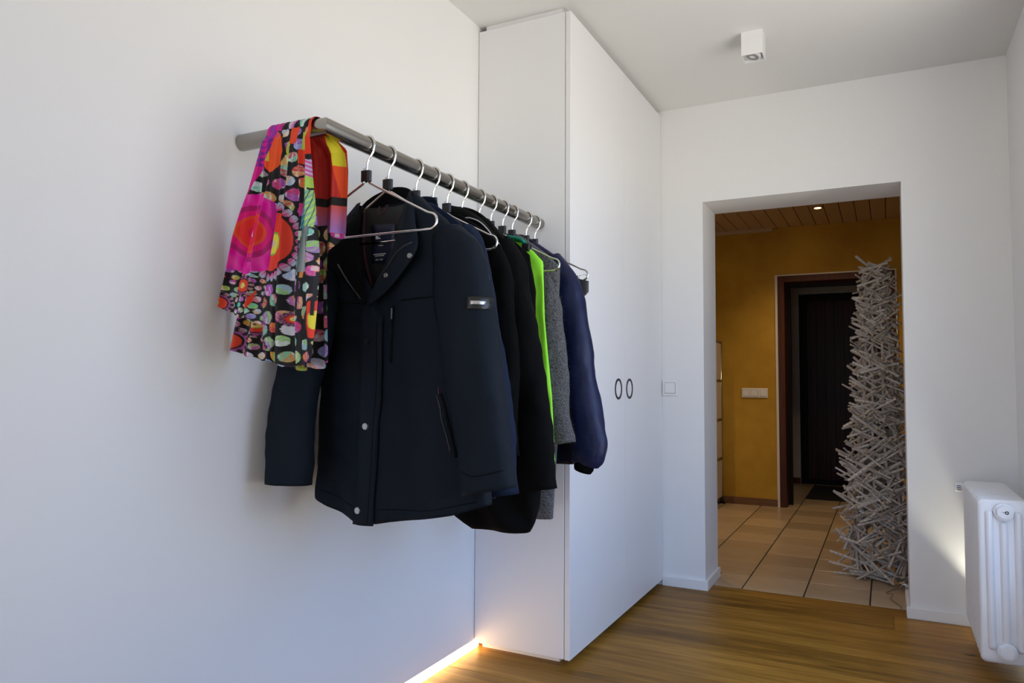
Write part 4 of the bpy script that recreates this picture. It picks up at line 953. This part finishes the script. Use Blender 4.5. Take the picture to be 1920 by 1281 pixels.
# print coordinates: the cloth's flat lay, in units of about half a millimetre ("p" across, "q" down)
Am = np.array([[0.126, 1.719, 1], [0.327, 1.106, 1], [-0.003, 1.256, 1]]); CX = np.linalg.solve(Am, np.array([500., 608., 422.])); CY = np.linalg.solve(Am, np.array([230., 690., 580.]))
def to_print(x, z): return CX[0]*x+CX[1]*z+CX[2], CY[0]*x+CY[1]*z+CY[2]
PAL = np.array([[0.16, 0.62, 0.42], [0.55, 0.04, 0.38], [0.75, 0.26, 0.05], [0.35, 0.50, 0.80], [0.30, 0.60, 0.12], [0.36, 0.13, 0.52], [0.72, 0.72, 0.78], [0.62, 0.03, 0.10], [0.75, 0.50, 0.18]])
def hsh(i, j, k): 
    v = np.sin(i*127.1+j*311.7+k*74.7)*43758.5453; return v-np.floor(v)
def beads(P, Q, cell, seed, col, rx=0.40, ry=0.46):
    j0 = np.floor(Q/cell); P = P + 0.5*cell*0; i0 = np.floor(P/cell)
    out = col.copy()
    for di in (-1, 0, 1):
        for dj in (-1, 0, 1):
            i, j = i0+di, j0+dj
            cx_ = (i+0.5+0.42*(np.mod(j, 2)-0.5)+0.22*(hsh(i, j, seed)-0.5))*cell; cy_ = (j+0.5+0.30*(hsh(i, j, seed+1)-0.5))*cell
            rs = 0.78+0.3*hsh(i, j, seed+2)
            d = np.sqrt(((P-cx_)/(rx*cell*rs))**2+((Q-cy_)/(ry*cell*rs))**2)
            an = hsh(i, j, seed+3)*6.28
            a = PAL[(hsh(i, j, seed+4)*8.999).astype(int)]; b = PAL[(hsh(i, j, seed+5)*8.999).astype(int)]
            s = ((P-cx_)*np.cos(an)+(Q-cy_)*np.sin(an))
            st = 0.5+0.5*np.sin(s*1.1*18/cell+3*np.sin(((P-cx_)*np.sin(an)-(Q-cy_)*np.cos(an))*0.35)+hsh(i, j, seed+6)*6)
            half = (s > 0)*0.7+0.15
            m_ = np.clip(half*0.7+st*0.45-0.1, 0, 1)[..., None]
            cc = a*(1-m_)+b*m_
            hi = (hsh(np.floor(P/2.2), np.floor(Q/7), seed+9) > 0.86)[..., None]; cc = np.where(hi, cc*0.5+0.42, cc)
            out = np.where((d < 1)[..., None], cc*(0.92), out)
    return out
def ell(P, Q, cx_, cy_, rx, ry, pw=2.0): return (np.abs((P-cx_)/rx)**pw+np.abs((Q-cy_)/ry)**pw)**(1/pw)
def paint(col, mask, c): return np.where(mask[..., None], np.array(c), col)
def flower(col, P, Q, cx_, cy_, r):
    d = ell(P, Q, cx_, cy_, r, r*1.1); an = np.arctan2(Q-cy_, P-cx_)
    col = paint(col, d < 1.75, (0.012, 0.010, 0.012))
    col = paint(col, (d > 1.15) & (d < 1.38+0.14*np.cos(an*16)), (0.35, 0.08, 0.26))
    ring = (d > 1.5) & (d < 1.75) & (np.cos(an*15) > -0.2); col = paint(col, ring, (0.40, 0.24, 0.22))
    col = paint(col, d < 1.0, (0.72, 0.055, 0.022)); col = paint(col, d < 0.52, (0.38, 0.36, 0.03)); col = paint(col, d < 0.44, (0.85, 0.66, 0.18)); col = paint(col, d < 0.12, (0.25, 0.05, 0.12))
    return col
def scarf_print(P, Q, layer):
    col = np.zeros(P.shape+(3,)) + np.array((0.008, 0.007, 0.009))
    if layer == 'front':
        big = beads(P, Q*0.86, 21, 3, col); sm = beads(P, Q, 11, 8, col)
        small = (P < 512) & (Q > 505)
        col = np.where(small[..., None], sm, big)
        # red oval with yellow heart, bead necklace around it
        d = ell(P, Q, 528, 462, 30, 52); an = np.arctan2((Q-462)/52, (P-528)/30)
        col = paint(col, d < 1.45, (0.01, 0.008, 0.01)); bd_ = ((np.mod(an*15/PI+0.5, 1.0)-0.5)/0.46)**2+((d-1.28)/0.15)**2 < 1
        tone = np.clip((d-1.16)*4+0.25*np.sin(P*1.3+Q*0.9), 0, 1)[..., None]; col = np.where(bd_[..., None], np.array((0.62, 0.05, 0.22))*(1-tone)+np.array((0.35, 0.5, 0.62))*tone, col)
        col = paint(col, d < 1.05, (0.74, 0.045, 0.022))
        d = ell(P, Q, 526, 466, 15, 21); col = paint(col, d < 1.08, (0.20, 0.42, 0.05)); col = paint(col, d < 0.92, (0.72, 0.66, 0.06)); col = paint(col, d < 0.38, (0.62, 0.55, 0.40))
        # orange oval up high
        d = ell(P, Q, 515, 291, 18, 42, 1.7); col = paint(col, d < 1.15, (0.02, 0.01, 0.01)); col = paint(col, d < 1, (0.78, 0.085, 0.012)); col = paint(col, (d < 1) & (P < 508-(Q-291)*0.0) & (Q < 305) & (Q > 270) & (P < 506), (0.62, 0.55, 0.05))
        d = ell(P, Q, 549, 262, 9, 18, 4); col = paint(col, d < 1, (0.74, 0.06, 0.015)); d = ell(P, Q, 541, 287, 5, 17); col = paint(col, d < 1, (0.45, 0.50, 0.04))
        # red fold at the right, black and streaked patches below it
        mk = (P > 573) & (P < 592) & (Q > 220) & (Q < 308); col = paint(col, mk, (0.72, 0.04, 0.012)); col = paint(col, (P > 564) & (P < 573) & (Q > 258) & (Q < 292), (0.42, 0.50, 0.05)); col = paint(col, (P > 562) & (P < 574) & (Q >= 292) & (Q < 320), (0.70, 0.05, 0.02))
        col = paint(col, (P > 574) & (P < 594) & (Q > 305) & (Q < 316), (0.01, 0.01, 0.01))
        mk = (P > 572) & (P < 598) & (Q > 316) & (Q < 356); w_ = (0.5+0.5*np.sin((Q-0.5*P)*0.8))[..., None]; col = np.where(mk[..., None], np.array((0.60, 0.04, 0.30))*(1-w_)+np.array((0.55, 0.50, 0.72))*w_, col); col = paint(col, (P > 578) & (P < 598) & (Q > 354-(598-P)*0.5) & (Q < 370), (0.36, 0.58, 0.10))
        mk = (P > 573) & (P < 599) & (Q > 374) & (Q < 442); w_ = np.clip((P-573)/26+0.3*np.sin(Q*0.5+P), 0, 1)[..., None]; col = np.where(mk[..., None], np.array((0.03, 0.22, 0.36))*(1-w_)+np.array((0.40, 0.62, 0.16))*w_, col); col = paint(col, mk & (np.sin(P*1.3+Q*0.12) > 0.88), (0.01, 0.03, 0.05))
        mk = (P > 575) & (P < 596) & (Q >= 442) & (Q < 522); w_ = np.clip(1-np.abs(P-586)/11, 0, 1)[..., None]; col = np.where(mk[..., None], np.array((0.06, 0.08, 0.08))*(1-w_)+np.array((0.42, 0.46, 0.46))*w_, col)
        # big magenta panel with red rings
        pan = (Q > 368+0.9*np.maximum(P-500, 0)*0.9+0.4*np.maximum(488-P, 0)) & (Q < 522-0.55*np.maximum(482-P, 0)*1.0-0.30*np.maximum(P-482, 0)) & (P < 524) & (P > 440)
        vn = (0.04*np.sin(P*0.4)*np.sin(Q*0.13))[..., None]
        col = np.where(pan[..., None], np.array((0.76, 0.02, 0.36))+vn, col)
        d = ell(P, Q, 490, 443, 33, 52, 1.75); col = paint(col, pan & (d < 1.06), (0.42, 0.012, 0.16)); col = paint(col, pan & (d < 0.90), (0.74, 0.008, 0.22)); col = paint(col, pan & (d < 0.74), (0.80, 0.08, 0.03)); col = paint(col, pan & (d < 0.66), (0.80, 0.035, 0.03)); col = paint(col, pan & (d < 0.45), (0.74, 0.01, 0.09)); col = paint(col, pan & (np.abs(P-487) < 1.0) & (np.abs(Q-440) < 9), (0.6, 0.55, 0.58))
        col = paint(col, pan & (P > 520), (0.55, 0.01, 0.30))
        # magenta and purple edge along the wall side
        le = (P < np.interp(Q, [225, 260, 300, 370, 430, 500], [522, 511, 503, 482, 455, 438])) & (Q < 505)
        col = paint(col, le & ~pan, (0.66, 0.005, 0.24)); bl = le & ~pan & (Q > 232) & (Q < 315) & (np.sin(Q*0.55+P*0.15)+np.sin(P*0.5) > -0.1) & (P > 484-(Q-240)*0.2); col = paint(col, bl, (0.17, 0.015, 0.28))
        col = paint(col, (P > 487) & (P < 520) & (Q < 262) & (np.sin(P*0.35+Q*0.2) > -0.4), (0.30, 0.03, 0.34))
        for f in ((481, 541, 11), (434, 571, 12), (562, 604, 7)): col = flower(col, P, Q, *f)
        col = paint(col, (np.abs(P-(498-(Q-560)*0.32)) < 3.0*(1-np.abs(Q-572)/24)) , (0.72, 0.05, 0.02))
        d = ell(P, Q, 610, 606, 15, 34); col = paint(col, d < 1.15, (0.01, 0.01, 0.01)); col = paint(col, d < 1, (0.74, 0.05, 0.025)); d = ell(P, Q, 612, 608, 10, 17); col = paint(col, d < 1, (0.72, 0.62, 0.05))
        col = paint(col, (P > 560) & (Q > 522) & (Q < 600) & (np.sin(P*0.22) > 0.93), (0.012, 0.012, 0.014))
    elif layer == 'under':
        col = beads(P, Q, 15, 21, col); c2 = beads(P, Q, 27, 31, np.zeros_like(col)+0.009); col = np.where((P > 545)[..., None], c2, col)
        for f in ((477, 610, 13), (501, 636, 11), (430, 640, 15), (545, 668, 11)): col = flower(col, P, Q, *f)
    else:   # the part hanging behind the rail: red, yellow, orange
        col = beads(P, Q, 24, 41, col)
        top = Q < 385+8*np.sin(P*0.2); col = paint(col, top, (0.58, 0.025, 0.015)); col = paint(col, top & (np.sin(P*0.9+Q*0.01) > 0.6), (0.42, 0.02, 0.015))
        ye = np.abs(P-(603+(Q-260)*0.12)) < 7; col = paint(col, ye & (Q < 312), (0.68, 0.60, 0.02)); col = paint(col, ye & (Q >= 312) & top, (0.80, 0.08, 0.012))
        col = paint(col, (Q > 372) & (Q < 388), (0.012, 0.01, 0.01))
        mk = (Q >= 388) & (Q < 440); w_ = np.clip((Q-388)/52, 0, 1)[..., None]; col = np.where(mk[..., None], np.array((0.72, 0.10, 0.07))*(1-w_)+np.array((0.40, 0.22, 0.60))*w_, col)
    return col
V, Fc, COL = [], [], []
def add_sheet(X, Y, Z, col):
    b = sum(len(v) for v in V); nr, nc = X.shape
    V.append(np.stack([X, Y, Z], -1).reshape(-1, 3)); COL.append(col.reshape(-1, 3))
    idx = (np.arange(nr*nc).reshape(nr, nc)+b)
    Fc.append(np.stack([idx[:-1, :-1], idx[:-1, 1:], idx[1:, 1:], idx[1:, :-1]], -1).reshape(-1, 4))
YR = 1.357; RS = RR+0.0035
# sheet 1: over the rail, front fall
nu, nf = 230, 460
u = np.linspace(0, 1, nu)[None, :]
zt = np.linspace(0, 1, nf)[:, None]
hemA = 1.258 - 0.235*np.clip(u*1.0, 0, 1)**1.0*0.55
hemA = np.where(u < 0.45, 1.262-0.05*u/0.45, 1.212-0.10*np.clip((u-0.45)/0.2, 0, 1)) + 0.004*np.sin(u*40)
zf = RLZ + (hemA-RLZ)*zt
xl = np.interp(zf, [1.10, 1.256, 1.322, 1.495, 1.547, 1.70], [0.010, 0.008, 0.030, 0.078, 0.095, 0.118]); xr_ = np.interp(zf, [1.10, 1.2, 1.37, 1.50, 1.60, 1.70], [0.328, 0.328, 0.318, 0.300, 0.283, 0.262])
X1 = xl+(xr_-xl)*u + 0.004*np.sin(2*PI*u*7+1)*zt
fold = 0.014*np.sin(2*PI*(u+0.05*np.sin(zf*6))*3.3+0.6) + 0.008*np.sin(2*PI*u*6.7+2+zf*7) + 0.004*np.sin(2*PI*u*13+zf*13)
Y1 = YR - RS - 0.004 - 0.030*zt**0.8 - (fold+0.014)*np.clip(0.25+zt*1.2, 0, 1)
P1, Q1 = to_print(X1, zf)
Z1 = zf
# over the top: half circle
na = 26; th = np.linspace(PI, 0, na)[:, None]
Xt = X1[:1]+0*th; bmp = 1+0.12*np.abs(np.sin(2*PI*u*4.3+0.6))
Yt = YR + np.cos(th)*(RS*bmp); Zt = RLZ + np.sin(th)*(RS*bmp)
# blend first rows of the front fall to meet the rail tangent
bl = np.clip(zt*18, 0, 1); Y1 = (YR-RS*bmp)*(1-bl)+Y1*bl
Pt, Qt = to_print(Xt, RLZ+0.034*(1-np.cos(th))*0.5+0*u)
# back fall, drifting towards the corner of the rail
nb = 240; zb_ = np.linspace(0, 1, nb)[:, None]; hemB = 1.40-0.06*np.sin(u*4)
Zb = RLZ+(hemB-RLZ)*zb_; sh = np.interp(Zb, [1.36, 1.5, 1.60, 1.66, 1.70], [0.026, 0.032, 0.034, 0.028, 0.0])
Xb = X1[:1]+sh*(0.4+0.6*u); Yb = YR+RS*bmp + (0.012+0.010*np.sin(2*PI*u*3.3+1)+0.030*u)*np.clip(zb_*6, 0, 1)
Pb, Qb = to_print(Xb, Zb); Pb = Pb+26; Qb = Qb+6
add_sheet(X1[::-1], Y1[::-1], Z1[::-1]+0*u, scarf_print(P1, Q1, 'front')[::-1])
add_sheet(Xt, Yt, Zt, np.concatenate([scarf_print(Pt, Qt, 'front')[:16], scarf_print(np.broadcast_to(Pb[:1], (10, nu)), np.broadcast_to(Qb[:1], (10, nu)), 'back')]))
add_sheet(Xb, Yb, Zb, scarf_print(Pb, Qb, 'back'))
# sheet 2: the longer layer underneath
nf2 = 300; t2 = np.linspace(0, 1, nf2)[:, None]
hem2 = 1.150-0.035*np.clip(u/0.5, 0, 1)-0.012*np.sin(np.clip((u-0.5)*2, 0, 1)*PI)+ 0.004*np.sin(u*33)
z2 = 1.45+(hem2-1.45)*t2
xl2 = np.interp(z2, [1.10, 1.15, 1.22, 1.32, 1.45], [0.006, 0.006, 0.022, 0.06, 0.11]); xr2 = np.interp(z2, [1.10, 1.45], [0.334, 0.30])
X2 = xl2+(xr2-xl2)*u; Y2 = 1.352-0.020*t2-(0.011*np.sin(2*PI*u*5.1+2.1+z2*4)+0.005*np.sin(2*PI*u*11+z2*9))*np.clip(t2*1.5, 0, 1)
P2, Q2 = to_print(X2, z2); add_sheet(X2, Y2, z2, scarf_print(P2, Q2, 'under'))
VV, FF, CC = np.concatenate(V), np.concatenate(Fc), np.concatenate(COL)
me = bpy.data.meshes.new('scarf'); me.from_pydata((VV-np.array((0.2, YR, 1.1))).tolist(), [], FF.tolist())
at = me.color_attributes.new('print', 'FLOAT_COLOR', 'POINT'); at.data.foreach_set('color', np.concatenate([CC, np.ones((len(CC), 1))], 1).astype(np.float32).ravel())
me.polygons.foreach_set('use_smooth', [True]*len(me.polygons))
m = mat('printed_silk_scarf', (0.5, 0.1, 0.2), 0.6, spec=0.3); nt = m.node_tree; an_ = nt.nodes.new('ShaderNodeVertexColor'); an_.layer_name = 'print'; nt.links.new(an_.outputs[0], nt.nodes['Principled BSDF'].inputs['Base Color'])
me.materials.append(m)
tag(link('scarf', me, None, (0.2, YR, 1.1)), 'colourful patterned pink, red and black silk scarf draped over the rail', 'scarf')
